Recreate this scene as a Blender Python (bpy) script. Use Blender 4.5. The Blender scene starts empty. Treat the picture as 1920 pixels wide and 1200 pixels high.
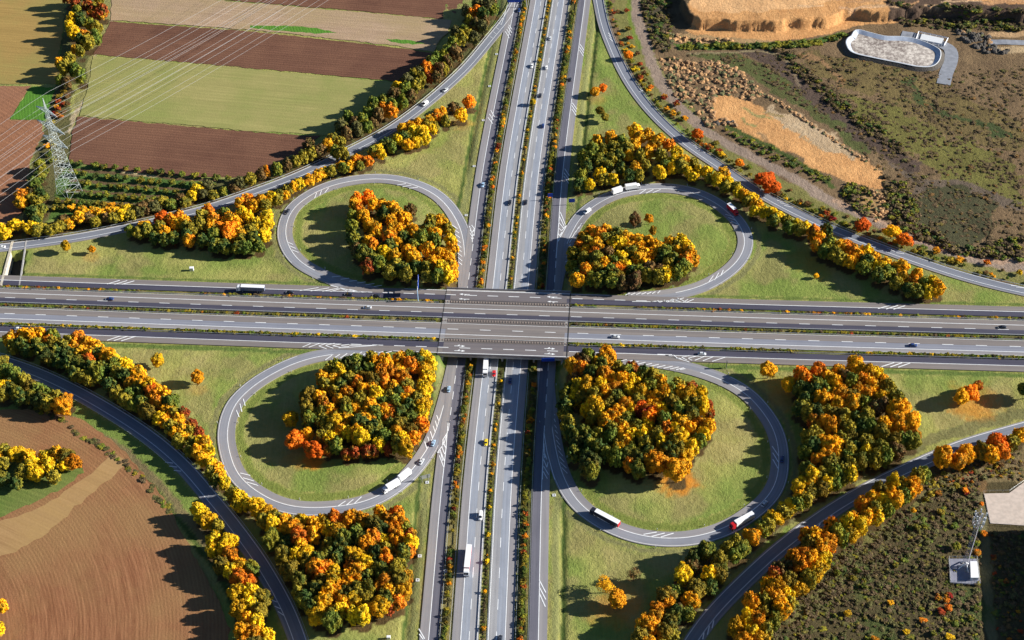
import bpy, math, random
import numpy as np
from mathutils import Vector
random.seed(7); rng = np.random.default_rng(7)
scene = bpy.context.scene
C = scene.collection
PI = math.pi

# ------------------------------------------------------------------ camera
FPX, TH, RO, DIST = 2780.0, math.radians(43.5), math.radians(1.6), 827.0
F = np.array([0, math.cos(TH), -math.sin(TH)])
U0 = np.array([0, math.sin(TH), math.cos(TH)]); R0 = np.array([1., 0, 0])
Rv = math.cos(RO)*R0 - math.sin(RO)*U0
Uv = math.sin(RO)*R0 + math.cos(RO)*U0
CAM = -F*DIST
cam = bpy.data.cameras.new('camera'); co = bpy.data.objects.new('camera', cam); C.objects.link(co)
cam.sensor_width = 36; cam.lens = FPX/1920*36; cam.clip_start = 1; cam.clip_end = 20000
from mathutils import Matrix
m = Matrix.Identity(4)
for i in range(3):
    m[i][0] = Rv[i]; m[i][1] = Uv[i]; m[i][2] = -F[i]; m[i][3] = CAM[i]
co.matrix_world = m
scene.camera = co

def at(px, py, z=0.0):
    """ground point seen at a photo position, on the plane z"""
    d = F*FPX + Rv*(px-960) - Uv*(py-600)
    t = (z-CAM[2])/d[2]
    p = CAM + d*t
    return p[0], p[1]
def proj(p):
    q = np.asarray(p, float)-CAM
    w = q@F
    return 960+FPX*(q@Rv)/w, 600-FPX*(q@Uv)/w, w

def smooth(t):
    t = np.clip(t, 0, 1); return t*t*(3-2*t)
def spline(P, step=3.0):
    """Catmull-Rom through P, resampled every step metres"""
    P = np.array(P, float)
    Q = np.vstack([2*P[0]-P[1], P, 2*P[-1]-P[-2]])
    out = []
    for i in range(1, len(Q)-2):
        t = np.linspace(0, 1, 24, endpoint=False)[:, None]
        p0, p1, p2, p3 = Q[i-1], Q[i], Q[i+1], Q[i+2]
        out.append(.5*((2*p1)+(-p0+p2)*t+(2*p0-5*p1+4*p2-p3)*t*t+(-p0+3*p1-3*p2+p3)*t**3))
    out.append(P[-1:]); out = np.vstack(out)
    s = np.r_[0, np.cumsum(np.linalg.norm(np.diff(out, axis=0), axis=1))]
    n = max(2, int(s[-1]/step)); q = np.linspace(0, s[-1], n+1)
    return np.c_[np.interp(q, s, out[:, 0]), np.interp(q, s, out[:, 1])]
def relax(P, n=12):
    P = P.copy()
    for _ in range(n): P[1:-1] = .25*P[:-2]+.5*P[1:-1]+.25*P[2:]
    return P

# axes of the two motorways ---------------------------------------------------
def ext(P, a, b):
    P = np.array(P, float)
    d0 = P[0]-P[1]; d0 /= np.linalg.norm(d0); d1 = P[-1]-P[-2]; d1 /= np.linalg.norm(d1)
    return np.vstack([P[0]+d0*a, P, P[-1]+d1*b])
NSpx = [(905,1200),(921,900),(937.5,720),(956,545),(982,300),(1031,0)]
EWpx = [(0,572.5),(480,589.5),(960,605.5),(1440,621),(1920,634.5)]
def dip_profile(v): return -6.2*smooth((150-np.abs(v))/115.0)
_ns = [at(*p) for p in NSpx]
for k in (2, 3):                                   # these two lie in the cutting
    _ns[k] = at(NSpx[k][0], NSpx[k][1], -5.6)
NS = relax(spline(ext(_ns, 500, 500), 3.0), 60)
EW = relax(spline(ext([at(*p) for p in EWpx], 500, 500), 3.0), 60)
def u_of(x, y): return x-np.interp(y, NS[:, 1], NS[:, 0])
def v_of(x, y): return y-np.interp(x, EW[:, 0], EW[:, 1])
def h_road(x, y):
    u = np.abs(u_of(x, y)); v = np.abs(v_of(x, y))
    outer = 34+np.clip((v-27)*0.7, 0, 34)
    return dip_profile(v)*(1-smooth((u-31)/(outer-31)))
def G(px, py, dz=0.0):
    z = 0.0
    for _ in range(12):
        x, y = at(px, py, z+dz); z = .5*z+.5*float(h_road(x, y))
    return np.array([x, y, z])
def W2(pts, dz=0.0): return [G(a, b, dz)[:2] for a, b in pts]

# ------------------------------------------------------------------ node helpers
def new_mat(name):
    mt = bpy.data.materials.new(name); mt.use_nodes = True
    nt = mt.node_tree; b = nt.nodes['Principled BSDF']
    return mt, nt, b
def nd(nt, typ, **kw):
    n = nt.nodes.new(typ)
    for k, v in kw.items():
        if k in n.inputs: n.inputs[k].default_value = v
        else: setattr(n, k, v)
    return n
def mixc(nt, fac, a, b, mode='MIX'):
    n = nt.nodes.new('ShaderNodeMix'); n.data_type = 'RGBA'; n.blend_type = mode
    for s, v in ((0, fac), (6, a), (7, b)):
        if isinstance(v, bpy.types.NodeSocket): nt.links.new(v, n.inputs[s])
        else: n.inputs[s].default_value = v if s == 0 else (v[0], v[1], v[2], 1)
    return n.outputs[2]
def noise(nt, vec, scale, detail=3, rough=.55, lo=.35, hi=.65):
    n = nd(nt, 'ShaderNodeTexNoise', Scale=scale, Detail=detail, Roughness=rough)
    if vec is not None: nt.links.new(vec, n.inputs['Vector'])
    r = nd(nt, 'ShaderNodeMapRange'); r.inputs['From Min'].default_value = lo; r.inputs['From Max'].default_value = hi
    nt.links.new(n.outputs['Fac'], r.inputs['Value'])
    return r.outputs['Result']
def mul(nt, a, b, op='MULTIPLY'):
    n = nd(nt, 'ShaderNodeMath', operation=op)
    for i, v in enumerate((a, b)):
        if isinstance(v, bpy.types.NodeSocket): nt.links.new(v, n.inputs[i])
        else: n.inputs[i].default_value = v
    return n.outputs[0]
def bump(nt, b, h, strength=.6, dist=.3):
    n = nd(nt, 'ShaderNodeBump', Strength=strength, Distance=dist)
    nt.links.new(h, n.inputs['Height']); nt.links.new(n.outputs['Normal'], b.inputs['Normal'])
def objvec(nt): return nd(nt, 'ShaderNodeTexCoord').outputs['Object']
def mapped(nt, vec, scale=(1, 1, 1), rot=0, loc=(0, 0, 0)):
    n = nd(nt, 'ShaderNodeMapping'); n.inputs['Scale'].default_value = scale
    n.inputs['Rotation'].default_value = (0, 0, rot); n.inputs['Location'].default_value = loc
    nt.links.new(vec, n.inputs['Vector']); return n.outputs['Vector']
def flat(name, col, rough=.6, metal=0, var=.12, sc=3.0):
    mt, nt, b = new_mat(name)
    f = noise(nt, objvec(nt), sc)
    c = mixc(nt, f, [k*(1-var) for k in col], [min(1, k*(1+var)) for k in col])
    nt.links.new(c, b.inputs['Base Color'])
    b.inputs['Roughness'].default_value = rough; b.inputs['Metallic'].default_value = metal
    return mt
def asphalt(name, col, patch=.10, streak=.18, crack=.0):
    """road surface; the UV runs across (u) and along (v) the road in metres"""
    mt, nt, b = new_mat(name)
    uv = nd(nt, 'ShaderNodeUVMap').outputs['UV']
    s = noise(nt, mapped(nt, uv, (1.1, .02, 1)), 1.0, 4, .6, .3, .7)
    s2 = noise(nt, mapped(nt, uv, (.45, .012, 1), 0, (13, 5, 0)), 1.0, 2, .5, .35, .65)
    p = noise(nt, uv, .09, 3, .6, .3, .7)
    g = noise(nt, uv, 1.6, 4, .7, .25, .75)
    c = mixc(nt, s, [k*(1-streak) for k in col], [k*(1+streak) for k in col])
    c = mixc(nt, mul(nt, s2, .8), c, [col[0]*.72, col[1]*.74, col[2]*.80])
    c = mixc(nt, mul(nt, p, patch*2), c, [k*1.35 for k in col])
    c = mixc(nt, mul(nt, g, .22), c, [k*.6 for k in col])
    wt = nt.nodes.new('ShaderNodeTexWave'); wt.wave_type = 'BANDS'; wt.bands_direction = 'X'; nt.links.new(uv, wt.inputs['Vector']); wt.inputs['Scale'].default_value = .314/1.87; wt.inputs['Distortion'].default_value = .8; wt.inputs['Detail'].default_value = 1
    c = mixc(nt, mul(nt, wt.outputs['Fac'], .20), c, [k*.6 for k in col])
    if crack:
        w = noise(nt, mapped(nt, uv, (1.6, .06, 1), 0, (3, 8, 0)), 1.0, 5, .7, .60, .68)
        c = mixc(nt, mul(nt, w, crack), c, [k*.35 for k in col])
    nt.links.new(c, b.inputs['Base Color']); b.inputs['Roughness'].default_value = .75
    b.inputs['Specular IOR Level'].default_value = .3
    bump(nt, b, g, .15, .05)
    return mt

M = {}
M['asphalt_grey'] = asphalt('asphalt_grey', (.145, .142, .172), .10, .10, .5)
M['asphalt_main'] = asphalt('asphalt_main', (.31, .335, .385), .14, .20, .5)
M['asphalt_shoulder'] = asphalt('asphalt_shoulder', (.29, .275, .28), .10, .08)
M['asphalt_dark'] = asphalt('asphalt_dark', (.068, .066, .096), .12, .10)
M['concrete_brown'] = asphalt('concrete_brown', (.225, .198, .185), .10, .08)
M['concrete_pale'] = asphalt('concrete_pale', (.245, .255, .30), .10, .08)
M['asphalt_loop'] = asphalt('asphalt_loop', (.265, .272, .305), .14, .12, .5)
M['asphalt_ramp'] = asphalt('asphalt_ramp', (.20, .215, .255), .12, .12, .3)
M['asphalt_warm'] = asphalt('asphalt_warm', (.33, .33, .34), .14, .20, .5)
M['bridge_grey'] = asphalt('bridge_grey', (.175, .155, .158), .10, .10)
M['paint'] = flat('road_paint', (.78, .80, .82), .6, 0, .08, .5)
M['stonewall'] = flat('stone_wall', (.50, .45, .36), .9, 0, .2, .8)
M['block'] = flat('concrete_block', (.26, .21, .18), .85, 0, .2, 1.5)
M['deck_strip'] = flat('deck_strip', (.12, .105, .10), .8, 0, .2, 1.5)
M['concrete'] = flat('concrete', (.34, .33, .32), .85, 0, .15, .4)
M['steel'] = flat('galvanised_steel', (.50, .52, .54), .45, .6, .1)
M['rail'] = flat('guardrail_steel', (.52, .55, .55), .5, .3, .1)
M['white'] = flat('white_paint', (.80, .81, .83), .4, 0, .03)
M['offwhite'] = flat('offwhite_panel', (.62, .64, .66), .5, 0, .08)
M['black'] = flat('black_paint', (.015, .016, .02), .3)
M['rubber'] = flat('rubber', (.02, .02, .02), .9)
M['glass'] = flat('dark_glass', (.02, .03, .045), .08)
M['blue_sign'] = flat('blue_sign_panel', (.01, .07, .50), .5)
M['lamp'] = flat('headlamp', (.75, .75, .72), .2)
M['tail'] = flat('tail_lamp', (.45, .02, .02), .3)
for k, c in dict(slate=(.13, .15, .22), mast=(.26, .26, .30), pinkish=(.62, .25, .27), silver=(.50, .53, .57), darkcar=(.025, .028, .04), navy=(.02, .05, .18), skyblue=(.30, .45, .62), red=(.55, .015, .02),
                 yellow=(.75, .55, .02), whitecar=(.78, .79, .80), pylon=(.56, .62, .62), cable=(.36, .36, .36)).items():
    M[k] = flat(k+'_coat', c, .3 if k not in ('pylon', 'cable') else .6, 0, .04)

# foliage ---------------------------------------------------------------------
PAL = {'D': ((.028, .052, .014), (.070, .105, .022)), 'G': ((.060, .100, .016), (.160, .185, .026)),
       'O': ((.130, .110, .018), (.400, .270, .022)), 'Y': ((.400, .250, .010), (.960, .570, .012)),
       'A': ((.430, .185, .010), (.960, .390, .010)), 'R': ((.420, .100, .010), (.920, .225, .012)),
       'F': ((.120, .022, .012), (.420, .045, .014)), 'B': ((.085, .050, .024), (.240, .120, .040))}
PAL['S'] = ((.055, .038, .022), (.150, .100, .052)); PAL['K'] = ((.060, .056, .022), (.135, .120, .042))
PAL['V'] = ((.720, .170, .010), (.950, .250, .012)); PAL['Z'] = ((.700, .330, .010), (.950, .470, .012))
CW = {'V': 'vivid orange', 'Z': 'bright golden', 'S': 'dark brown', 'K': 'dull olive', 'D': 'dark green', 'G': 'green', 'O': 'olive', 'Y': 'yellow', 'A': 'golden', 'R': 'orange', 'F': 'rust red', 'B': 'brown'}
GREENISH = (.050, .070, .014)
for k, (a, b2) in PAL.items():
    mt, nt, b = new_mat('leaves_'+CW[k].replace(' ', '_'))
    geo = nd(nt, 'ShaderNodeNewGeometry'); isl = geo.outputs['Random Per Island']
    oi = nd(nt, 'ShaderNodeObjectInfo').outputs['Random']
    pos = geo.outputs['Position']
    tn = noise(nt, pos, .42, 3, .6, .36, .60)
    c = mixc(nt, mul(nt, mul(nt, tn, .55), mul(nt, isl, .45), 'ADD'), a, b2)
    if k in 'YAROFB':
        g = noise(nt, pos, .27, 3, .55, .49, .64)
        c = mixc(nt, mul(nt, g, .75), c, GREENISH)
    else:
        g = noise(nt, pos, .30, 2, .5, .56, .66)
        c = mixc(nt, mul(nt, g, .5), c, (.20, .16, .02))
    if k in 'YARF':
        g3 = noise(nt, pos, .11, 3, .6, .48, .60); c = mixc(nt, mul(nt, g3, .40), c, (.76, .40, .012))
    elif k in 'DG':
        g3 = noise(nt, pos, .16, 3, .6, .47, .60); c = mixc(nt, mul(nt, g3, .50), c, (.36, .26, .018))
    hs = nd(nt, 'ShaderNodeHueSaturation'); nt.links.new(c, hs.inputs['Color'])
    r = nd(nt, 'ShaderNodeMapRange'); r.inputs['To Min'].default_value = .75; r.inputs['To Max'].default_value = 1.2
    nt.links.new(oi, r.inputs['Value']); nt.links.new(r.outputs[0], hs.inputs['Value'])
    r2 = nd(nt, 'ShaderNodeMapRange'); r2.inputs['To Min'].default_value = .486; r2.inputs['To Max'].default_value = .514
    nt.links.new(oi, r2.inputs['Value']); nt.links.new(r2.outputs[0], hs.inputs['Hue'])
    nt.links.new(hs.outputs['Color'], b.inputs['Base Color'])
    b.inputs['Roughness'].default_value = .8; b.inputs['Specular IOR Level'].default_value = .15
    M[k] = mt
M['bark'] = flat('bark', (.10, .075, .055), .9)

# ------------------------------------------------------------------ mesh helpers
def tag(o, label=None, cat=None, group=None, kind=None):
    if label: o['label'] = label
    if cat: o['category'] = cat
    if group: o['group'] = group
    if kind: o['kind'] = kind
    return o
def link_mesh(name, V, Fc, mats, mi=None, parent=None, uv=None, smooth_=False):
    me = bpy.data.meshes.new(name); me.from_pydata([tuple(v) for v in V], [], Fc)
    for mm in (mats if isinstance(mats, list) else [mats]): me.materials.append(mm)
    if mi is not None: me.polygons.foreach_set('material_index', mi)
    if uv is not None:
        l = me.uv_layers.new(name='UVMap'); l.data.foreach_set('uv', np.array(uv, dtype=np.float32).ravel())
    if smooth_: me.polygons.foreach_set('use_smooth', [True]*len(Fc))
    me.update()
    o = bpy.data.objects.new(name, me); C.objects.link(o)
    if parent is not None: o.parent = parent
    return o
def empty(name, loc=(0, 0, 0), rz=0):
    o = bpy.data.objects.new(name, None); C.objects.link(o); o.location = loc; o.rotation_euler = (0, 0, rz)
    o.empty_display_size = .5; return o
class MB:
    def __init__(s): s.V = []; s.F = []; s.mi = []; s.uv = []
    def quad(s, pts, mi=0, uv=None):
        n = len(s.V); s.V += [tuple(p) for p in pts]; s.F.append(tuple(range(n, n+len(pts)))); s.mi.append(mi)
        s.uv += uv if uv else [(p[0], p[1]) for p in pts]
    def hull(s, bot, top, mi=0):
        """prism between two rings of the same length"""
        n = len(bot); b = len(s.V); s.V += [tuple(p) for p in bot]+[tuple(p) for p in top]
        fs = [tuple(range(b+n-1, b-1, -1)), tuple(range(b+n, b+2*n))]
        for i in range(n): j = (i+1) % n; fs.append((b+i, b+j, b+n+j, b+n+i))
        for f in fs:
            s.F.append(f); s.mi.append(mi); s.uv += [(s.V[i][0], s.V[i][1]) for i in f]
    def box(s, x0, x1, y0, y1, z0, z1, mi=0, tx=0, ty=0):
        s.hull([(x0, y0, z0), (x1, y0, z0), (x1, y1, z0), (x0, y1, z0)],
               [(x0+tx, y0+ty, z1), (x1-tx, y0+ty, z1), (x1-tx, y1-ty, z1), (x0+tx, y1-ty, z1)], mi)
    def bar(s, a, b, r=.1, n=4, r2=None, mi=0):
        a = np.array(a, float); b = np.array(b, float); d = b-a; L = np.linalg.norm(d)
        if L < 1e-6: return
        d /= L; t = np.array([0, 0, 1.]) if abs(d[2]) < .9 else np.array([1., 0, 0])
        e = np.cross(d, t); e /= np.linalg.norm(e); f = np.cross(d, e)
        r2 = r if r2 is None else r2
        A = [a+r*(math.cos(k*2*PI/n)*e+math.sin(k*2*PI/n)*f) for k in range(n)]
        B = [b+r2*(math.cos(k*2*PI/n)*e+math.sin(k*2*PI/n)*f) for k in range(n)]
        s.hull(A, B, mi)
    def cyl(s, x, y, z, r, w, axis='y', n=14, mi=0):
        if axis == 'y': s.bar((x, y-w/2, z), (x, y+w/2, z), r, n, mi=mi)
        else: s.bar((x, y, z-w/2), (x, y, z+w/2), r, n, mi=mi)
    def build(s, name, mats, parent=None, smooth_=False):
        return link_mesh(name, s.V, s.F, mats, s.mi, parent, s.uv, smooth_)

def normals2(P):
    T = np.gradient(P, axis=0); T /= np.linalg.norm(T, axis=1)[:, None]
    return np.c_[-T[:, 1], T[:, 0]]             # left of travel
def cumlen(P): return np.r_[0, np.cumsum(np.linalg.norm(np.diff(P, axis=0), axis=1))]
def follow(P, z0, flatz):
    if flatz: return np.full(len(P), z0)
    return h_road(P[:, 0], P[:, 1])+z0
def ribbon(mb, P, a, b, z0, mi=0, flatz=False, skirt=0.0, na=1):
    """strip from offset a to offset b (metres, left of travel positive); offsets may be arrays"""
    N = normals2(P); S = cumlen(P); a = np.broadcast_to(a, len(P)); b = np.broadcast_to(b, len(P))
    cols = []
    for k in range(na+1):
        o = a+(b-a)*k/na; Q = P+N*o[:, None]; cols.append(np.c_[Q, follow(Q, z0, flatz), o])
    if skirt:
        for idx, sgn in ((0, -1), (-1, 1)):
            c = cols[idx].copy(); c[:, 2] -= skirt
            cols = [c]+cols if idx == 0 else cols+[c]
    for k in range(len(cols)-1):
        A, B = cols[k], cols[k+1]
        for i in range(len(P)-1):
            mb.quad([A[i, :3], A[i+1, :3], B[i+1, :3], B[i, :3]][::-1] if a[0] < b[0] else [A[i, :3], A[i+1, :3], B[i+1, :3], B[i, :3]], mi,
                    [(B[i, 3], S[i]), (B[i+1, 3], S[i+1]), (A[i+1, 3], S[i+1]), (A[i, 3], S[i])] if a[0] < b[0]
                    else [(A[i, 3], S[i]), (A[i+1, 3], S[i+1]), (B[i+1, 3], S[i+1]), (B[i, 3], S[i])])
def sub(P, s0, s1, n=3):
    S = cumlen(P); q = np.linspace(s0, s1, n)
    return np.c_[np.interp(q, S, P[:, 0]), np.interp(q, S, P[:, 1])]
def dashes(mb, P, off, z0, s0=0, period=18, ln=6, w=.30, flatz=False, cond=None, phase=0):
    S = cumlen(P)[-1]; s = s0+phase
    while s+ln < S:
        Q = sub(P, s, s+ln)
        if cond is None or cond(Q[1][0], Q[1][1]):
            N = normals2(Q); A = Q+N*(off-w/2); B = Q+N*(off+w/2)
            za = follow(A, z0, flatz); zb = follow(B, z0, flatz)
            for i in range(len(Q)-1):
                mb.quad([(*A[i], za[i]), (*A[i+1], za[i+1]), (*B[i+1], zb[i+1]), (*B[i], zb[i])])
        s += period

# ------------------------------------------------------------------ NS motorway
NSs = NS[(NS[:, 1] > -430) & (NS[:, 1] < 800)]
EWs = EW[np.abs(EW[:, 0]) < 650]
ZR = .34            # road surface above the grass
def ns_road():
    # travel is north (up the picture) so left offset = west
    mb = MB()
    ribbon(mb, NSs, 14.0, 10.0, ZR, 1, skirt=.4)
    ribbon(mb, NSs, 10.0, 6.2, ZR, 0); ribbon(mb, NSs, 6.2, 2.1, ZR, 2)
    ribbon(mb, NSs, -2.1, -6.2, ZR, 2); ribbon(mb, NSs, -6.2, -10.2, ZR, 0)
    ribbon(mb, NSs, -10.2, -14.2, ZR, 1, skirt=.4)
    o = mb.build('main_road', [M['asphalt_main'], M['asphalt_shoulder'], M['asphalt_warm']]); tag(o, kind='structure')
    mb = MB()
    ribbon(mb, NSs, 28.8, 24.8, ZR+.06, 1, skirt=.4); ribbon(mb, NSs, 24.8, 20.2, ZR+.06, 0, skirt=.4)
    ribbon(mb, NSs, -21.0, -25.3, ZR+.06, 0, skirt=.4); ribbon(mb, NSs, -25.3, -29.3, ZR+.06, 1, skirt=.4)
    o = mb.build('collector_road', [M['asphalt_grey'], M['asphalt_shoulder']]); tag(o, kind='structure')
ns_road()
def ew_road():
    # travel is east so left offset = north
    mb = MB()
    ms = [M['concrete_brown'], M['asphalt_dark'], M['concrete_pale'], M['asphalt_shoulder'], M['bridge_grey'], M['deck_strip']]
    Z = ZR+.14
    ribbon(mb, EWs, 25.0, 20.8, Z, 0, True, .5); ribbon(mb, EWs, 20.8, 16.8, Z, 1, True, .4)
    ribbon(mb, EWs, 13.6, 6.0, Z, 0, True, .4); ribbon(mb, EWs, 6.0, 2.0, Z, 1, True, .4)
    ribbon(mb, EWs, -2.0, -7.0, Z, 0, True, .4); ribbon(mb, EWs, -7.0, -11.2, Z, 2, True); ribbon(mb, EWs, -11.2, -14.0, Z, 3, True, .4)
    ribbon(mb, EWs, -17.2, -21.8, Z, 1, True, .4); ribbon(mb, EWs, -21.8, -26.0, Z, 0, True, .5)
    # grey paving of the weaving stretch over the bridge
    uu = u_of(EWs[:, 0], EWs[:, 1])
    B = EWs[(np.abs(uu) < 34)]
    for a, b in ((24.9, 16.9), (-17.3, -25.9)): ribbon(mb, B, a, b, Z+.03, 4, True)
    for a, b in ((-7.0, -11.2), (-11.2, -13.9)): ribbon(mb, B, a, b, Z+.03, 0, True)
    for a, b in ((16.7, 13.7), (1.9, -1.9), (-14.1, -17.1)): ribbon(mb, B, a, b, Z-.1, 5, True)
    o = mb.build('cross_road', ms); tag(o, kind='structure')
ew_road()

# ------------------------------------------------------------------ loops and ramps (outer edge in travel order)
def T(tx, ty, s):
    return [(tx+float(a.split(',')[0])/4, ty+float(a.split(',')[1])/4) for a in s.split()]
LOOPS = {
 'upper left': [(700,560),(655,546),(617.5,535),(587.5,521),(555,504),(532.5,480),(521,455),(518.5,435),(524,410),(536,387.5),(560,367.5),(590,350),(630,336),
    (675,328),(712.5,326),(752.5,330),(787.5,339.5),(815,351),(837.5,366),(857.5,387.5),(870,407.5),(880,427.5),(886,455),(888,490),(888,520),(889,552)],
 'upper right': [(1022,552),(1028,520),(1038,485),(1048,452),(1062.5,422.5),(1075,402.5),(1095,385),(1120,369),(1150,356),(1190,347.5),(1230,344),(1272.5,346),(1315,356),(1350,372.5),
    (1380,395),(1402.5,420),(1414,450),(1410,475),(1395,500),(1365,525),(1330,545),(1292.5,557),(1240,566),(1180,569)],
 'lower left': [(720,648),(665,650),(620,653),(580,660),(535,675),(480,704),(450,727),(425,752.5),(411,787.5),(406.5,822),(412.5,857),(425,893),(448,920),(480,942),(510,957.5),
    (550,967),(585,969),(630,966),(675,960),(717.5,945),(750,925),(780,900),(800,875),(817.5,850),(834,815),(848,770),(860,725),(869,687),(874,655)],
 'lower right': [(1170,662),(1230,668),(1292,679),(1350,697.5),(1385,713),(1420,737),(1440,760),(1458,783),(1472.5,812.5),(1480,850),(1477.5,900),(1465,930),(1447,953),
    (1425,970),(1385,997.5),(1335,1017),(1285,1026),(1235,1026),(1185,1018),(1135,999),(1095,975),(1065,947.5),(1045,915),(1030,875),(1019,820),(1012,765),(1008,725),(1007,690),(1009,655)],
}
loopP = {}
mb = MB(); mk = MB()
for nm, px in LOOPS.items():
    P = relax(spline(W2(px), 2.0), 20)
    c = P[len(P)//2-10:len(P)//2+10].mean(0); ctr = P.mean(0)
    N = normals2(P); i = len(P)//2
    sgn = 1 if np.dot(N[i], ctr-P[i]) > 0 else -1         # inward side
    P2 = P if sgn > 0 else P[::-1].copy()                  # make inward = left
    loopP[nm] = P2
    zz = ZR+.02
    ribbon(mb, P2, 0, 1.0, zz, 1, skirt=.4); ribbon(mb, P2, 1.0, 5.1, zz, 0); ribbon(mb, P2, 5.1, 9.1, zz, 1, skirt=.4)
    ribbon(mk, P2[14:-22], 5.0, 5.35, zz+.035); ribbon(mk, P2[24:-30], .5, .7, zz+.035)
o = mb.build('loop_road', [M['asphalt_loop'], M['asphalt_shoulder']]); tag(o, kind='structure')
om = mk
RAMPS = {
 'upper left': ([(985,-70),(968,-20),(948,25),(910,72),(870,120),(830,158),(780,200),(730,236),(680,264),(610,298),(545,328),(475,354),(400,380),(342.5,396),(250,417.5),(150,437.5),(62.5,450),(0,457.5),(-90,466)], 1),
 'upper right': [(1098,-70),(1108,-20),(1120,42),(1135,85),(1160,140),(1192.5,190),(1235,237.5),(1285,280),(1330,310),(1380,345),(1440,382),(1515,420),(1580,447.5),(1665,480),(1765,515),(1840,537),(1920,556),(2030,576)],
 'lower left': [(-90,640),(0,665),(75,690),(150,725),(225,767.5),(300,817.5),(362,872),(400,917),(430,952),(465,997),(500,1045),(530,1095),(555,1142),(577,1200),(605,1290)],
 'lower right': [(2010,765),(1920,790),(1855,808),(1790,828),(1715,860),(1640,895),(1565,937),(1502,980),(1440,1028),(1370,1093),(1320,1145),(1280,1200),(1230,1290)],
}
rampP = {}
mb = MB()
rw = {'upper left': 7.8, 'upper right': 7.8, 'lower left': 8.4, 'lower right': 8.4}
for nm, px in RAMPS.items():
    px = px[0] if isinstance(px, tuple) else px
    P = relax(spline(W2(px), 2.5), 20)
    # the listed edge is the left/upper one; carriageway lies towards: UL below, UR below-left edge listed -> right side etc.
    side = {'upper left': 1, 'upper right': 1, 'lower left': -1, 'lower right': 1}[nm]
    if side < 0: P = P[::-1].copy()
    rampP[nm] = P
    w = rw[nm]; zz = ZR+.03
    ribbon(mb, P, 0, .9, zz, 1, skirt=.4); ribbon(mb, P, .9, w-.9, zz, 0); ribbon(mb, P, w-.9, w, zz, 1, skirt=.4)
    for off in ((.9, w-2.4) if nm in ('upper left', 'lower right') else (2.4, w-.7) if nm == 'upper right' else (.7, w-2.4)):
        ribbon(mk, P, off-.14, off+.14, zz+.035)
o = mb.build('ramp_road', [M['asphalt_ramp'], M['asphalt_shoulder']]); tag(o, kind='structure')

# ------------------------------------------------------------------ markings
ZM = ZR+.04
awaygore = lambda x, y: True
for off in (10.0, -10.2): ribbon(mk, NSs, off-.18, off+.18, ZM)
for off in (2.5, -2.5): ribbon(mk, NSs, off-.13, off+.13, ZM)
for off in (6.2, -6.2): dashes(mk, NSs, off, ZM, w=.32)
_v = v_of(NSs[:, 0], NSs[:, 1])
for off in (24.6, -25.3):
    for Q in (NSs[_v > 78], NSs[_v < -88]): ribbon(mk, Q, off-.17, off+.17, ZM+.06)
    dashes(mk, NSs, off, ZM+.06, period=12, w=.32, cond=lambda x, y: -86 < float(v_of(x, y)) < 76)
ZE = ZR+.14+.04
for off, w in ((9.9, .35), (2.5, .2), (-2.5, .2), (-11.2, .35), (-14.0, .15), (13.5, .15)): ribbon(mk, EWs, off-w/2, off+w/2, ZE+.03, 0, True)
uE = lambda x, y: float(u_of(x, y))
_u = u_of(EWs[:, 0], EWs[:, 1])
for off, lo, hi in ((20.8, -9e9, -88), (20.8, 88, 9e9), (-21.8, -9e9, -88), (-21.8, 88, 9e9), (24.7, -62, 60), (-25.7, -60, 62)):
    Q = EWs[(_u > lo) & (_u < hi)]; ribbon(mk, Q, off-.17, off+.17, ZE+.03, 0, True)
dashes(mk, EWs, 6.1, ZE+.03, w=.32, flatz=True); dashes(mk, EWs, -7.0, ZE+.03, w=.38, flatz=True, phase=4)
dashes(mk, EWs, 21.0, ZE+.035, period=12, w=.4, flatz=True, cond=lambda x, y: abs(uE(x, y)) < 85)
dashes(mk, EWs, -21.6, ZE+.035, period=12, w=.4, flatz=True, cond=lambda x, y: abs(uE(x, y)) < 85)
def seg(mb, p, q, w=.45, z=ZM+.09, flatz=False):
    """painted bar between two photo positions"""
    a, b = (np.array(at(*p, .5)), np.array(at(*q, .5))) if flatz else (G(*p)[:2], G(*q)[:2]); n = max(2, int(np.linalg.norm(b-a)/2)+1)
    Q = np.array([a+(b-a)*t for t in np.linspace(0, 1, n)])
    N = normals2(Q); A = Q-N*w/2; B = Q+N*w/2
    za = follow(A, z, flatz); zb = follow(B, z, flatz)
    for i in range(n-1): mb.quad([(*A[i], za[i]), (*A[i+1], za[i+1]), (*B[i+1], zb[i+1]), (*B[i], zb[i])])
def segs(tx, ty, s, w=.45, z=ZM+.1, flatz=False):
    for q in s.split(';'):
        a = q.split()
        for i in range(len(a)-1):
            p0 = T(tx, ty, a[i])[0]; p1 = T(tx, ty, a[i+1])[0]; seg(mk, p0, p1, w, z, flatz)
ZF = ZE+.06
segs(480, 300, '440,290 455,250;478,270 492,232;516,250 545,212;1060,192 1125,182;1100,205 1165,193;1150,217 1215,208;242,622 278,638;252,648 298,668;270,678 318,698')
segs(480, 300, '570,882 635,876;636,900 700,892;700,915 757,908;760,928 822,920;822,942 888,932;884,955 945,945', .45, ZF)
segs(480, 300, '1470,492 1512,520;1487,528 1522,552;1494,562 1530,588;1500,598 1535,624;1506,634 1540,660;1510,668 1543,694;1513,702 1545,728;1516,736 1546,762;1518,768 1545,790')
segs(480, 300, '1600,500 1622,560 1622,620;1617,492 1638,520 1622,545;1604,530 1620,548 1638,532;1604,552 1621,578 1636,560;1612,585 1622,600 1632,588')
segs(480, 300, '330,985 470,962;410,988 550,964;500,990 620,966 ;560,992 640,968;620,960 690,992;560,945 740,992;700,975 790,995;840,998 640,990;720,985 840,998', .4, ZF)
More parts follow.
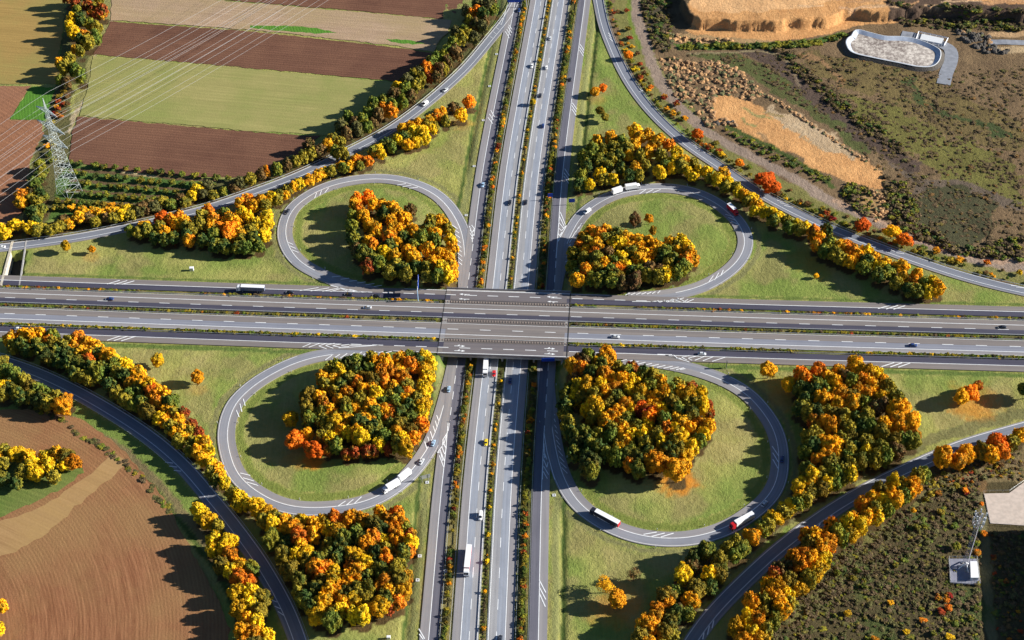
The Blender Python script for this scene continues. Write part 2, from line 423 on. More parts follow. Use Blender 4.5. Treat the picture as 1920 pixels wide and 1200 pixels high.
segs(960, 300, '955,258 1005,225;1005,253 1060,225;1055,250 1115,225;1600,412 1665,430;1622,435 1680,458;1642,462 1705,492;1475,918 1510,872;1518,905 1550,850;1563,875 1585,828')
segs(960, 300, '850,1018 885,1003;890,1017 925,1002;930,1015 965,1000;970,1013 1005,998;1010,1011 1045,996;1050,1008 1075,992;1090,1005 1112,985', .5, ZF)
segs(960, 300, '400,770 420,760;405,735 425,720;410,700 430,680;420,660 440,638;430,625 447,600;445,590 465,565;460,565 482,535;478,545 500,505;498,520 520,480;362,395 400,490;358,430 390,500;350,470 385,515 408,495;345,510 370,535 400,505;342,550 358,572 375,545;340,590 348,615 362,580;330,740 340,620 355,420;340,620 410,495')
segs(960, 300, '900,1067 1040,1068 1200,1060 1290,1040;1040,1068 1100,1060;1080,1062 1110,1072 1150,1058;1140,1055 1165,1072 1200,1050;1190,1052 1215,1072;1200,1048 1270,1072;1240,1040 1310,1072 1362,1050;1280,1074 1320,1050', .4, ZF)
segs(480, 600, '1165,185 1165,185;350,208 410,182;395,210 480,180;470,200 530,180;470,200 530,222;520,195 590,180;520,195 580,218;575,198 640,185;575,198 640,212;640,195 700,188;640,200 700,205;700,195 920,195;620,215 920,195', .4, ZF)
segs(480, 600, '520,305 570,270;575,297 630,262;633,290 685,256;690,281 740,250;747,274 795,245;805,266 850,242;862,260 900,241;920,253 955,240;975,250 1020,240', .5, ZF)
segs(480, 600, '1775,690 1840,600')if False else None
segs(480, 600, '1440,770 1435,850 1410,930 1360,1000;1440,770 1425,960 1410,1110;1435,850 1400,905 1420,960;1405,900 1395,960 1415,1010;1380,975 1400,1060;1365,1000 1385,990 1412,1060;1375,1020 1408,1110')
segs(480, 600, '1265,915 1280,968;1288,880 1303,932;1308,840 1325,895;1328,798 1345,850;1345,760 1358,810;1355,718 1370,760;')
segs(0, 600, '1825,595 1840,648;1800,632 1815,692;1773,680 1795,732;1803,1152 1878,1170')
segs(0, 600, '1240,1070 1300,1078;1270,1100 1330,1108;1305,1132 1360,1138')
segs(480, 900, '612,202 672,162;675,195 730,150;738,180 792,130')
segs(480, 900, '118,905 160,920;140,950 185,970;165,990 210,1020;1222,1120 1265,1195;1225,1160 1255,1200')
segs(440, 870, '64,108 145,132;92,140 178,166')
segs(960, 600, '820,312 860,302;860,320 905,308;900,328 950,316;945,336 1000,322;990,345 1050,330;1035,353 1100,338;1085,361 1150,346;1135,368 1205,352;1185,373 1250,358;1230,378 1290,364;1260,378 1300,370', .45, ZF)
segs(960, 600, '830,255 1150,268 1230,290 1330,320;1090,262 1200,265;1150,268 1190,280 1230,290;1210,268 1240,290 1270,296;1270,285 1310,305;1270,285 1330,272;1320,292 1350,308;1320,292 1400,272;1370,308 1450,276;1430,312 1510,280;1500,316 1600,284', .4, ZF)
segs(960, 600, '318,710 322,720;316,745 326,770;318,790 334,815;322,830 342,855;326,870 352,900;332,905 358,940;340,945 366,980;348,985 382,1025;355,1030 392,1070;362,1070 408,1115;372,1110 415,1155', .35)
segs(960, 600, '240,850 262,990 320,1200;240,850 232,1050 228,1200;240,930 245,1040;240,990 262,1050 238,1010;236,1050 262,1110 270,1070;236,1100 275,1165;235,1140 265,1195', .35)
segs(1440, 600, '30,950 80,1025;35,1000 80,1075;35,1048 75,1118')
segs(1440, 600, '850,355 945,325;915,358 1005,326;975,360 1065,328', .5, ZF)
segs(0, 600, '805,158 905,125;855,160 960,127;910,162 1018,128', .5, ZF)
segs(0, 300, '805,935 900,908;860,938 955,910;915,938 1008,912', .5, ZF)
segs(1440, 300, '825,1120 920,1094;885,1123 975,1096;940,1125 1028,1098', .5, ZF)
segs(960, 900, '985,412 1085,395;1045,428 1145,402;1115,432 1212,403')
segs(960, 900, '205,755 253,848;205,808 253,900;205,855 250,955')
segs(960, 900, '1430,1200 1440,1150;1465,1165 1480,1098;1500,1115 1513,1058', .5)
segs(1440, 900, '375,355 392,330;420,325 435,298;460,300 480,268', .5)
segs(960, 0, '510,335 540,382;505,355 538,402;505,378 535,425;452,775 485,822;448,795 482,845;448,822 480,870;720,250 742,272;725,268 748,292;730,290 757,315;945,665 985,690;955,690 995,712')
segs(960, 0, '1355,1092 1400,1110;1375,1110 1425,1135;1400,1130 1450,1150', .35)
segs(960, 300, '395,70 430,122;390,100 427,150;388,125 425,180')
segs(480, 0, '1760,830 1788,880;1750,858 1780,905;1740,885 1775,932;1870,240 1900,290;1880,225 1910,270;1890,205 1918,250;1895,190 1920,225')
segs(480, 0, '1890,30 1840,190;1870,110 1850,100;1860,150 1838,140;1840,190 1818,178;1822,225 1800,212;1800,258 1780,244;1775,290 1755,278;', .3)
segs(1440, 300, '65,305 130,325;90,325 160,342;120,345 188,360;890,665 950,690;960,700 1020,708;1820,945 1880,952;1860,958 1920,964', .35)
# lane arrows on the bridge
def arrow(px, py, d, z=ZF+.03):
    x, y = at(px, py, .5)
    t = np.interp(x, EW[:, 0], np.gradient(EW[:, 1], EW[:, 0])); a = math.atan(t)+(PI if d < 0 else 0)
    c, s = math.cos(a), math.sin(a)
    r = lambda u, v: (x+c*u-s*v, y+s*u+c*v, z)
    mk.quad([r(-3, -.18), r(1.2, -.18), r(1.2, .18), r(-3, .18)]); mk.quad([r(1.0, -.75), r(3, 0), r(1.0, .75)])
    mk.quad([r(-1.6, .1), r(-.3, .1), r(.1, 1.0), r(-.35, 1.05)])
for p in ((871,552,-1),(870,561,-1),(1035,557,-1),(1036,566,-1),(862,649,1),(862,658,1),(1031,654,1),(1031,664,1)): arrow(*p)
o = mk.build('road_markings', M['paint']); tag(o, kind='structure')

# ------------------------------------------------------------------ guardrails
def guardrail(P, off, z0, label, flatz=False, h=.75, posts=4.0, name='guardrail'):
    N = normals2(P); Q = P+N*off; z = follow(Q, z0, flatz)
    mb = MB()
    for i in range(len(Q)-1):
        a, b = Q[i], Q[i+1]; n0, n1 = N[i]*.06, N[i+1]*.06
        mb.hull([(*(a-n0), z[i]+h-.32), (*(b-n1), z[i+1]+h-.32), (*(b+n1), z[i+1]+h-.32), (*(a+n0), z[i]+h-.32)],
                [(*(a-n0), z[i]+h), (*(b-n1), z[i+1]+h), (*(b+n1), z[i+1]+h), (*(a+n0), z[i]+h)])
    S = cumlen(Q); s = 0
    while s < S[-1]:
        x = np.interp(s, S, Q[:, 0]); y = np.interp(s, S, Q[:, 1]); zz = np.interp(s, S, z)
        mb.box(x-.06, x+.06, y-.06, y+.06, zz-.5, zz+h-.05); s += posts
    o = mb.build(name, M['rail']); tag(o, label, 'guardrail', 'steel guardrails along the roads')
    return o
vv = v_of(NSs[:, 0], NSs[:, 1])
halves = {'above the bridge': NSs[(vv > 30) & (NSs[:, 1] < 470)], 'below the bridge': NSs[(vv < -31) & (NSs[:, 1] > -300)]}
for w, P in halves.items():
    for off, d in ((15.0, 'left edge of the left vertical carriageway'), (1.9, 'left side of the central reservation'), (-1.9, 'right side of the central reservation'),
                   (-14.9, 'right edge of the right vertical carriageway'), (-20.6, 'left edge of the right collector'), (19.6, 'right edge of the left collector')):
        guardrail(P, off, ZR-.1, 'steel guardrail on %s, %s' % (d, w), h=.85)
uu = u_of(EWs[:, 0], EWs[:, 1])
sel = EWs[np.abs(EWs[:, 0]) < 420]; us = u_of(sel[:, 0], sel[:, 1])
for w, P in {'left of the bridge': sel[us < -36], 'right of the bridge': sel[us > 36]}.items():
    for off, d in ((14.0, 'upper edge of the upper horizontal carriageway'), (1.85, 'upper side of the horizontal central reservation'), (-1.85, 'lower side of the horizontal central reservation'),
                   (-16.9, 'upper edge of the lower collector')):
        guardrail(P, off, ZR, 'steel guardrail on %s, %s' % (d, w), True, .8)
guardrail(rampP['upper left'], -.4, ZR, 'pale guardrail along the field side of the upper left ramp', h=1.0)
guardrail(rampP['upper right'], rw['upper right']+.5, ZR, 'steel guardrail along the outer side of the upper right ramp', h=.9)
guardrail(rampP['lower left'], -.5, ZR, 'guardrail along the tree side of the lower left ramp', h=.8)
_p = rampP['lower left']; _k = [i for i in range(len(_p)) if 80 < proj((_p[i][0], _p[i][1], 0))[0] < 345]
guardrail(_p[_k], rw['lower left']+.5, ZR, 'guardrail along the field side of the lower left ramp', h=.8)

# ------------------------------------------------------------------ bridge
def bridge():
    root = empty('motorway_bridge', (0, 0, 0))
    tag(root, 'wide concrete bridge carrying the horizontal motorway over the vertical one', 'bridge')
    B = sub(EW, *(float(np.interp(t, u_of(EW[:, 0], EW[:, 1]), cumlen(EW))) for t in (-35.5, 35.5)), n=25)
    mb = MB(); N = normals2(B)
    for a, b in ((26.6, 15.4), (15.2, .1), (-.1, -15.5), (-15.7, -27.2)):
        for i in range(len(B)-1):
            q = [B[i]+N[i]*b, B[i+1]+N[i+1]*b, B[i+1]+N[i+1]*a, B[i]+N[i]*a]
            mb.hull([(*p, -1.15) for p in q], [(*p, .36) for p in q])
    mb.build('deck', M['concrete'], root)
    for off in (26.3, -26.9):
        mb = MB(); ribbon(mb, B, off-.3, off+.3, .95, 0, True, .6)
        mb.build('parapet', M['bridge_grey'], root)
        mb = MB()
        for i in range(len(B)-1):
            a = B[i]+N[i]*off; b = B[i+1]+N[i+1]*off
            for z in (1.15, 1.5): mb.bar((*a, z), (*b, z), .06)
            mb.bar((*a, .9), (*a, 1.5), .05)
        mb.build('railing', M['steel'], root)
    for off in (15.3, 0.0, -15.6):
        mb = MB()
        for o2 in (-1.5, 1.5):
            for i in range(len(B)-1): mb.bar((*(B[i]+N[i]*(off+o2)), .95), (*(B[i+1]+N[i+1]*(off+o2)), .95), .09)
        n = 46
        for k in range(n):
            p = sub(B, cumlen(B)[-1]*(k+.2)/n, cumlen(B)[-1]*(k+.6)/n, 2); nn = normals2(p)
            q = [p[0]+nn[0]*(off-.7), p[1]+nn[1]*(off-.7), p[1]+nn[1]*(off+.7), p[0]+nn[0]*(off+.7)]
            mb.hull([(*x, .40) for x in q], [(*x, .62) for x in q])
        mb.build('median_barrier', M['block'], root)
    for s in (-1, 1):
        mb = MB()
        e = B[0] if s < 0 else B[-1]; nn = N[0] if s < 0 else N[-1]; t = np.array([nn[1], -nn[0]])
        q = [e+nn*27.2-t*s*3.2, e-nn*27.8-t*s*3.2, e-nn*27.8+t*s*.2, e+nn*27.2+t*s*.2]
        if s > 0: q = q[::-1]
        mb.hull([(*p, -7.5) for p in q], [(*p, -1.2) for p in q])
        mb.build('abutment', M['concrete'], root)
    for u in (17.3, 0.0, -17.3):
        for v in np.linspace(-24, 24, 9):
            mb = MB()
            yy = float(np.interp(0, EW[:, 0], EW[:, 1]))+v
            x = float(np.interp(yy, NS[:, 1], NS[:, 0]))-u
            y = float(np.interp(x, EW[:, 0], EW[:, 1]))+v
            mb.bar((x, y, -7), (x, y, -1.1), .55, 10); mb.build('pier', M['concrete'], root)
    for s in (-1, 1):
        mb = MB(); e = B[0] if s < 0 else B[-1]; nn = N[0]; t = np.array([nn[1], -nn[0]])
        jw = .14 if s < 0 else .25; q = [e+nn*25.2-t*jw, e-nn*26.0-t*jw, e-nn*26.0+t*jw, e+nn*25.2+t*jw]
        mb.quad([(*p, ZF+.01) for p in (q if s < 0 else q)][::-1]); mb.build('expansion_joint', M['rubber'], root)
bridge()

# ------------------------------------------------------------------ terrain
def vnoise(x, y, s, seed):
    r = np.random.default_rng(seed).random((256, 256)); X = x/s; Y = y/s
    xi = np.floor(X).astype(int); yi = np.floor(Y).astype(int); fx = smooth(X-xi); fy = smooth(Y-yi)
    g = lambda a, b: r[a % 256, b % 256]
    return (g(xi, yi)*(1-fx)*(1-fy)+g(xi+1, yi)*fx*(1-fy)+g(xi, yi+1)*(1-fx)*fy+g(xi+1, yi+1)*fx*fy)-.5
def fbm(x, y, s, seed, n=4):
    return sum(vnoise(x, y, s/2**k, seed+k)/2**k for k in range(n))
def inside(x, y, poly):
    c = np.zeros(x.shape, bool); n = len(poly)
    for i in range(n):
        x0, y0 = poly[i]; x1, y1 = poly[(i+1) % n]
        if y0 == y1: continue
        t = ((y0 > y) != (y1 > y)) & (x < (x1-x0)*(y-y0)/(y1-y0)+x0); c ^= t
    return c
def dist_poly(x, y, P):
    d = np.full(x.shape, 1e9)
    if len(P) > 14:
        P = np.asarray(P)
        for i in range(0, len(P)-1, 12):
            Q = P[i:i+13]; lo = Q.min(0)-25; hi = Q.max(0)+25
            k = np.nonzero((x > lo[0]) & (x < hi[0]) & (y > lo[1]) & (y < hi[1]))[0]
            if len(k): d[k] = np.minimum(d[k], dist_poly(x[k], y[k], Q))
        return d
    for i in range(len(P)-1):
        ax, ay = P[i]; bx, by = P[i+1]; L = (bx-ax)**2+(by-ay)**2+1e-9
        t = np.clip(((x-ax)*(bx-ax)+(y-ay)*(by-ay))/L, 0, 1)
        d = np.minimum(d, np.hypot(x-ax-t*(bx-ax), y-ay-t*(by-ay)))
    return d
def axis_vals(lo, hi, st, far):
    a = list(np.arange(lo, hi+st/2, st)); s = st; x = a[-1]; L = a[0]
    while x < far: s *= 1.35; x += s; a.append(x)
    s = st
    while L > -far: s *= 1.35; L -= s; a.insert(0, L)
    return np.array(a)
gx = axis_vals(-405, 425, 1.25, 9000); gy = axis_vals(-262, 455, 1.25, 9000)
X, Y = np.meshgrid(gx, gy); nx, ny = len(gx), len(gy)
X = X.ravel(); Y = Y.ravel()
Hh = h_road(X, Y).copy()
u = u_of(X, Y); v = v_of(X, Y)
# shallow ditches beside the collectors
for uc, vmin in ((-35.5, 125), (36.0, 125)):
    Hh -= .9*np.exp(-((u-uc)/1.6)**2)*smooth((np.abs(v)-vmin)/20)*(np.abs(Y) < 455)
# quarry terrace, upper right
cliff = W2([(1282,-60),(1276,15),(1288,44),(1312,56),(1440,60),(1515,56),(1555,50),(1585,40),(1610,38),(1665,40),(1700,33),(1790,36),(1850,42),(1920,44),(2300,60)])
terr = cliff+W2([(2300,-400),(1282,-400)])
nzx = fbm(X, Y, 9, 11)*4; nzy = fbm(X, Y, 9, 31)*4
dcl = dist_poly(X+nzx, Y+nzy, cliff); inT = inside(X+nzx, Y+nzy, terr)
Hq = np.where(inT, 7.0*smooth(dcl/2.8), 0)
# left underpass slot
slot = W2([(6,516),(17,474),(47,470),(40,516)])
Hs = np.where(inside(X, Y, slot), -7.0, 0)
roadmask = (np.abs(u) < 31) | (np.abs(v) < 28)
nat = fbm(X, Y, 40, 5)*1.2+fbm(X, Y, 6, 15)*.35
away = np.ones_like(X)
for P, w in [(loopP[k], 9.1) for k in loopP]+[(rampP[k], rw[k]) for k in rampP]:
    N = normals2(P); away = np.minimum(away, smooth((dist_poly(X, Y, (P+N*w/2)[::4])-w/2-2.5)/8))
away = np.minimum(away, smooth((np.abs(u)-32)/8)); away = np.minimum(away, smooth((np.abs(v)-28)/8))
far = smooth((np.hypot(X, Y)-700)/500)
for q in ([(-300,-200),(880,-200),(815,100),(600,262),(440,350),(0,440),(-300,470)], [(-300,760),(60,740),(250,850),(360,1000),(480,1400),(-300,1400)], [(1800,900),(2300,840),(2300,1300),(1960,1300),(1960,1000),(1840,1000)], [(1765,1040),(1850,1040),(1855,1110),(1765,1105)]):
    away = np.where(inside(X, Y, W2(q)), away*.12, away)
Hh = Hh+Hq+Hs+nat*away*(1-far)
# colour classes ----------------------------------------------------------------
GR1, GR2 = (.215, .230, .056), (.400, .375, .120)
A = np.tile(np.array(GR1), (len(X), 1)); Bc = np.tile(np.array(GR2), (len(X), 1))
def paint(px, a, b, amp=3.0, sc=10, seed=1, world=None):
    poly = world if world is not None else W2(px)
    xx = X+fbm(X, Y, sc, seed)*amp*2; yy = Y+fbm(X, Y, sc, seed+50)*amp*2
    m_ = inside(xx, yy, poly); A[m_] = a; Bc[m_] = b
def stroke(px, w, a, b, amp=1.0, seed=2):
    P = spline(W2(px), 6) if not isinstance(px, np.ndarray) else px
    xx = X+fbm(X, Y, 6, seed)*amp*2; yy = Y+fbm(X, Y, 6, seed+50)*amp*2
    m_ = smooth((w/2-dist_poly(xx, yy, P))/.8+.5)[:, None]
    A[:] = A*(1-m_)+np.array(a)*m_; Bc[:] = Bc*(1-m_)+np.array(b)*m_
def spot(px, py, r, a, b, k=.85, sx=1.0, seed=3):
    x0, y0, _ = G(px, py); d = np.hypot((X-x0)/sx, Y-y0)/r+fbm(X, Y, 3, seed)*.5
    m_ = (k*smooth((1.1-d)/.6))[:, None]
    A[:] = A*(1-m_)+np.array(a)*m_; Bc[:] = Bc*(1-m_)+np.array(b)*m_
LG1, LG2 = (.11, .165, .035), (.20, .255, .055)
SC1, SC2 = (.100, .064, .038), (.250, .170, .090)
SG1, SG2 = (.085, .070, .030), (.200, .160, .060)
SA1, SA2 = (.400, .185, .068), (.720, .400, .165)
# beyond the upper right ramp: scrub land
paint([(1135,-200),(1142,60),(1165,110),(1190,150),(1230,195),(1290,250),(1345,302),(1440,368),(1510,404),(1600,446),(1700,480),(1820,518),(1920,545),(2300,600),(2500,-200)], SC1, SC2, 1)
paint([(1140,-50),(1190,-50),(1200,20),(1215,80),(1260,160),(1330,240),(1420,310),(1540,370),(1650,430),(1780,470),(1920,510),(1920,540),(1700,478),(1510,402),(1345,300),(1230,190),(1165,105)], (.13,.14,.035), (.25,.22,.08), 2)
paint([(1200,-60),(1262,-60),(1270,60),(1250,100),(1215,70)], (.06,.05,.035), (.12,.10,.06), 2)
paint([(1255,-80),(2400,-80),(2400,40),(1920,48),(1790,44),(1700,40),(1660,42),(1600,48),(1560,60),(1500,76),(1440,78),(1380,72),(1300,66),(1270,50)], SA1, SA2, 1.5, seed=9)
paint([(1320,-80),(1560,-80),(1600,6),(1560,20),(1500,34),(1440,38),(1320,38),(1290,25)], (.56,.30,.13), (.74,.45,.22), 2, seed=19)
paint([(1240,-80),(1300,-80),(1296,10),(1290,30),(1300,50),(1262,70),(1245,40)], (.07,.05,.03), (.16,.11,.06), 2.5, seed=39)
paint([(1660,14),(1700,8),(1790,14),(1920,24),(2100,30),(2100,60),(1920,60),(1850,55),(1790,50),(1720,42),(1665,40)], (.075,.05,.035), (.13,.085,.06), 1.5, seed=29)
paint([(1255,60),(1320,65),(1400,72),(1440,74),(1440,86),(1370,84),(1300,82),(1255,78)], (.30,.19,.09), (.42,.28,.14), 2)
paint([(1260,82),(1340,82),(1440,80),(1520,74),(1580,60),(1584,68),(1520,86),(1440,90),(1340,94),(1270,92)], (.045,.09,.018), (.08,.15,.03), 1)
paint([(1290,98),(1380,100),(1430,118),(1500,150),(1560,210),(1640,280),(1620,290),(1540,230),(1480,190),(1420,150),(1340,118)], SG1, (.10,.13,.04), 3)
paint([(1500,95),(1640,120),(1760,150),(1820,190),(1920,230),(1920,300),(1760,240),(1640,180),(1540,140)], (.10,.07,.035), (.21,.16,.06), 6, 14)
paint([(1560,160),(1680,200),(1800,260),(1920,330),(1920,400),(1780,340),(1700,290),(1600,220)], (.10,.085,.03), (.20,.19,.05), 8, 14)
paint([(1660,300),(1740,335),(1800,335),(1920,380),(1920,395),(1840,380),(1760,350),(1720,370),(1700,400),(1690,385),(1720,345)], (.10,.075,.055), (.17,.13,.095), 1.5)
paint([(1735,350),(1800,345),(1870,380),(1860,440),(1800,470),(1730,440),(1705,400)], (.045,.045,.024), (.09,.085,.042), 2)
paint([(1335,180),(1370,170),(1420,195),(1470,225),(1540,260),(1620,300),(1660,325),(1668,348),(1640,352),(1600,345),(1540,325),(1480,290),(1420,262),(1370,245),(1340,225)], SA1, SA2, 3, seed=5)
paint([(1440,195),(1530,235),(1600,280),(1600,300),(1520,270),(1450,230)], (.36,.24,.13), (.55,.42,.27), 5)
paint([(1600,350),(1625,345),(1660,365),(1665,395),(1650,412),(1625,400),(1610,380)], (.25,.15,.07), (.44,.28,.12), 2)
for k_ in range(26):
    x0_, y0_ = random.uniform(1345, 1620), random.uniform(185, 340); q_ = [(x0_, y0_), (x0_+random.uniform(15, 40), y0_+random.uniform(8, 26))]
    if inside(np.array([at(*q_[0])[0]]), np.array([at(*q_[0])[1]]), W2([(1345,190),(1440,205),(1650,325),(1640,345),(1480,280),(1350,235)]))[0]: stroke([q_[0], ((q_[0][0]+q_[1][0])/2, (q_[0][1]+q_[1][1])/2+2), q_[1]], random.uniform(1, 3), random.choice([(.26,.15,.07), (.22,.2,.07), (.5,.36,.2)]), random.choice([(.4,.25,.12), (.33,.3,.12)]), 1.5, k_)
for k_ in range(30):
    x0_, y0_ = random.uniform(1290, 1920), random.uniform(-10, 30); stroke([(x0_, y0_), (x0_+20, y0_+random.uniform(-3, 3)), (x0_+random.uniform(30, 90), y0_+random.uniform(-4, 4))], random.uniform(1, 4), random.choice([(.40,.20,.09), (.66,.45,.26), (.33,.2,.1)]), random.choice([(.55,.32,.16), (.8,.55,.33)]), 1.5, k_+40)
stroke([(1188,-40),(1192,20),(1205,70),(1225,125),(1255,180),(1300,225),(1350,262),(1420,300),(1490,335),(1560,380),(1640,415),(1720,450),(1810,480),(1920,505),(2050,525)], 8, (.22,.165,.13), (.34,.26,.20), 1)
stroke([(1560,378),(1640,412),(1720,446),(1810,476),(1920,492)], 5, (.32,.21,.14), (.44,.30,.21), 2)
stroke([(1360,235),(1400,255),(1470,290),(1530,325),(1560,350)], 4, (.05,.07,.02), (.09,.12,.03), 1)
stroke([(1860,65),(1940,64)], 6, (.40,.25,.13), (.52,.34,.18), .6)
stroke([(1870,95),(1940,92)], 9, (.34,.24,.13), (.46,.34,.2), 1)
stroke([(1400,92),(1450,115),(1500,155),(1550,195),(1610,245),(1670,285),(1710,310)], 13, (.058,.040,.032), (.125,.088,.068), 3, 6)
stroke([(1700,150),(1730,190),(1780,215),(1850,235),(1890,260)], 7, (.035,.05,.02), (.08,.10,.035), 4, 8)
stroke([(1445,88),(1480,120),(1500,160)], 2, (.20,.15,.10), (.30,.22,.14), 1)
stroke([(1500,100),(1560,130),(1580,160)], 5, (.22,.13,.06), (.34,.2,.1), 3, 12)
stroke([(1290,100),(1360,98),(1440,98),(1500,130)], 2, (.2,.16,.09), (.3,.24,.13), 1, 14)
stroke([(1180,-20),(1182,40),(1200,90)], 3, (.12,.17,.03), (.2,.25,.05), .5)
# grass verge strip right of that ramp
# fields side, upper left
stroke([(210,-60),(207,20),(203,45),(182,88),(173,110),(170,145),(155,190),(140,215),(128,245),(122,290)], 4, (.34,.26,.15), (.46,.37,.23), .5)
stroke([(206,-60),(198,45),(170,100),(163,160),(140,200)], 5, (.20,.20,.07), (.30,.27,.10), 1)
paint([(130,-80),(200,-80),(196,45),(165,105),(160,160),(105,163),(108,100),(120,60)], (.07,.08,.03), (.16,.15,.05), 2)
paint([(95,170),(140,170),(128,290),(110,400),(40,450),(50,330),(75,260)], (.07,.075,.03), (.15,.13,.05), 2)
paint([(128,305),(240,322),(430,338),(380,362),(300,382),(200,400),(95,410),(105,340)], (.055,.11,.025), (.10,.17,.035), 1)
for a_, b_ in (((130,318),(440,343)), ((135,338),(395,360)), ((125,357),(340,372)), ((110,376),(290,384))):
    stroke([a_, ((a_[0]+b_[0])/2, (a_[1]+b_[1])/2), b_], 3.0, (.10,.065,.035), (.16,.10,.055), .8)
stroke([(232,322),(290,331)], 2.5, (.42,.33,.17), (.5,.4,.22), .3)
# belt of rough grass under the upper left trees
UL = rampP['upper left']; N_ = normals2(UL)
stroke((UL-N_*9)[::3], 14, (.06,.07,.025), (.13,.12,.045), 2)
# wood floors (leaf litter)
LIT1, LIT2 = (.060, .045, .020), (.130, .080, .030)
# lower left margin
LL = rampP['lower left']; N_ = normals2(LL)
stroke((LL+N_*(rw['lower left']+5))[::3], 8, LG1, LG2, 1)
stroke((LL+N_*(rw['lower left']+11))[::3], 4.5, (.13,.10,.05), (.25,.20,.09), 1.5)
stroke((LL+N_*(rw['lower left']+15))[::3], 3, (.05,.08,.02), (.09,.12,.03), 1)
# lower right scrub
paint([(1340,1280),(1400,1160),(1480,1080),(1560,1020),(1640,960),(1740,890),(1830,860),(1930,830),(2500,700),(2500,1400),(1340,1400)], (.048,.042,.020), (.115,.088,.040), 2)
paint([(1650,930),(1740,890),(1830,860),(1960,830),(1960,900),(1890,905),(1830,900),(1700,935)], (.12,.09,.04), (.26,.20,.10), 3)
stroke([(1838,900),(1842,960),(1848,1040),(1853,1120),(1860,1200),(1866,1300)], 4.5, (.11,.10,.045), (.20,.17,.08), .8)
paint([(1800,900),(1850,905),(1845,930),(1815,925)], (.12,.08,.04), (.26,.15,.06), 3)
for q in ((1600,1075,14),(1560,1075,10),(1620,1110,9),(1830,1150,12),(1720,985,9),(1700,960,8),(1810,1120,10),(1650,1180,12)): spot(q[0], q[1], q[2]*.8, (.045,.075,.02), (.10,.13,.035), .7)
stroke([(1460,1185),(1500,1150),(1540,1100),(1580,1050),(1640,1000),(1700,955),(1740,930)], 4, (.13,.13,.04), (.22,.2,.07), 2)
# lawn tints
stroke((rampP['lower right']-normals2(rampP['lower right'])*6)[::3], 8, (.14,.14,.05), (.24,.22,.09), 1.5)
for nm, P in loopP.items():
    N_ = normals2(P); stroke((P+N_*12)[::4], 4.5, (.13,.17,.035), (.23,.26,.06), .8); stroke((P-N_*3)[::4], 3, (.16,.16,.06), (.25,.24,.10), .8)
for off in (-33.0, 32.5):
    Q = NSs+normals2(NSs)*off; stroke(Q[::5], 3.5, (.18,.19,.07), (.27,.27,.10), .6)
    Q = NSs+normals2(NSs)*(off*1.11); stroke(Q[::5], 2.0, (.05,.09,.02), (.09,.13,.03), .4)
stroke((EWs+normals2(EWs)*27)[::5], 2.2, (.09,.14,.03), (.16,.20,.05), .4)
stroke((EWs-normals2(EWs)*28.5)[::5], 3.5, (.09,.14,.03), (.15,.20,.05), .6)
patch = smooth(fbm(X, Y, 38, 77)*2.2+.5)[:, None]*.85
patch2 = smooth(fbm(X, Y, 17, 177)*2.4+.2)[:, None]*.65
isg = (np.abs(A-np.array(GR1)).sum(1) < 1e-6)[:, None]
A = np.where(isg, A*(1-patch)+np.array((.115,.185,.036))*patch, A); Bc = np.where(isg, Bc*(1-patch)+np.array((.22,.285,.060))*patch, Bc)
for off, w_ in ((17.2, 5.5), (-17.6, 5.5), (0, 3.2)): stroke((NSs+normals2(NSs)*off)[::5], w_, (.05,.055,.02), (.12,.11,.035), .6)
for off, w_ in ((15.3, 2.6), (-15.6, 2.6), (0, 3.0)): stroke((EWs+normals2(EWs)*off)[::5], w_, (.05,.055,.02), (.13,.11,.04), .4)
A = np.where(isg, A*(1-patch2)+np.array((.215,.175,.065))*patch2, A); Bc = np.where(isg, Bc*(1-patch2)+np.array((.36,.30,.13))*patch2, Bc)
# fallen leaves under single trees
OL1, OL2 = (.45, .16, .02), (.62, .27, .03)
for px, py, r, k in ((588,866,6,.95),(1272,905,10,.95),(1265,900,7,.9),(1825,752,15,.55),(1815,765,9,.7),(1480,745,12,.5),(1155,1140,11,.5),(1140,1150,10,.35),(172,481,5,.4),(865,230,8,.5),(1120,186,7,.3),
                     (370,733,5,.3),(1560,470,5,.3),(1650,870,7,.2),(1515,485,12,.35),(1540,500,10,.3),(560,860,8,.4),(1450,720,9,.3),(1840,775,8,.3)):
    spot(px, py, r, OL1, OL2, k if k > .9 else k*.6, 1.2)
# ------------- trees data --------------------------------------------------------
def parse(s, tx=None, ty=None):
    out = []
    for q in s.split():
        c = [ch for ch in q if ch.isalpha()][0]; i = q.index(c); big = q[i+1:]
        x, y = q[:i].split(',')
        x, y = float(x), float(y)
        if tx is not None: x, y = tx+x/4, ty+y/4
        out.append((x, y, c, float(big) if big else 1.0))
    return out
WOODS = []
WOODS.append(('upper left loop wood', 12, parse('670,375V1.2 690,372V 665,385A 720,400D 745,400A 770,395B 780,395Y 660,405D 680,405A 690,420A 700,420D 735,415A 705,430A 730,420D 760,410A 810,415O 825,415A 840,430A 845,450Y 775,430A 790,445G 755,445D 700,460R 690,455A 730,445R 730,460D 745,455A 765,470A 775,460D 800,465A 825,475A 840,480A 720,475Y 740,480A 750,475Y 670,470B 695,480D 690,500F 730,510O 780,500D 775,480A 810,490A 830,500Y 800,520O 820,530G 840,530Y 760,520O 700,490D 660,425D 662,445D 670,455D 715,385A 700,385A 735,390A 845,495A 848,465A 815,450G 815,440A 750,430A 735,432A 680,475D 710,495D 740,497D 755,505D 845,515A 770,528O 660,390R 675,395R 825,450A 805,430D 722,500D 790,530O 720,455A 785,485A 800,500D')))
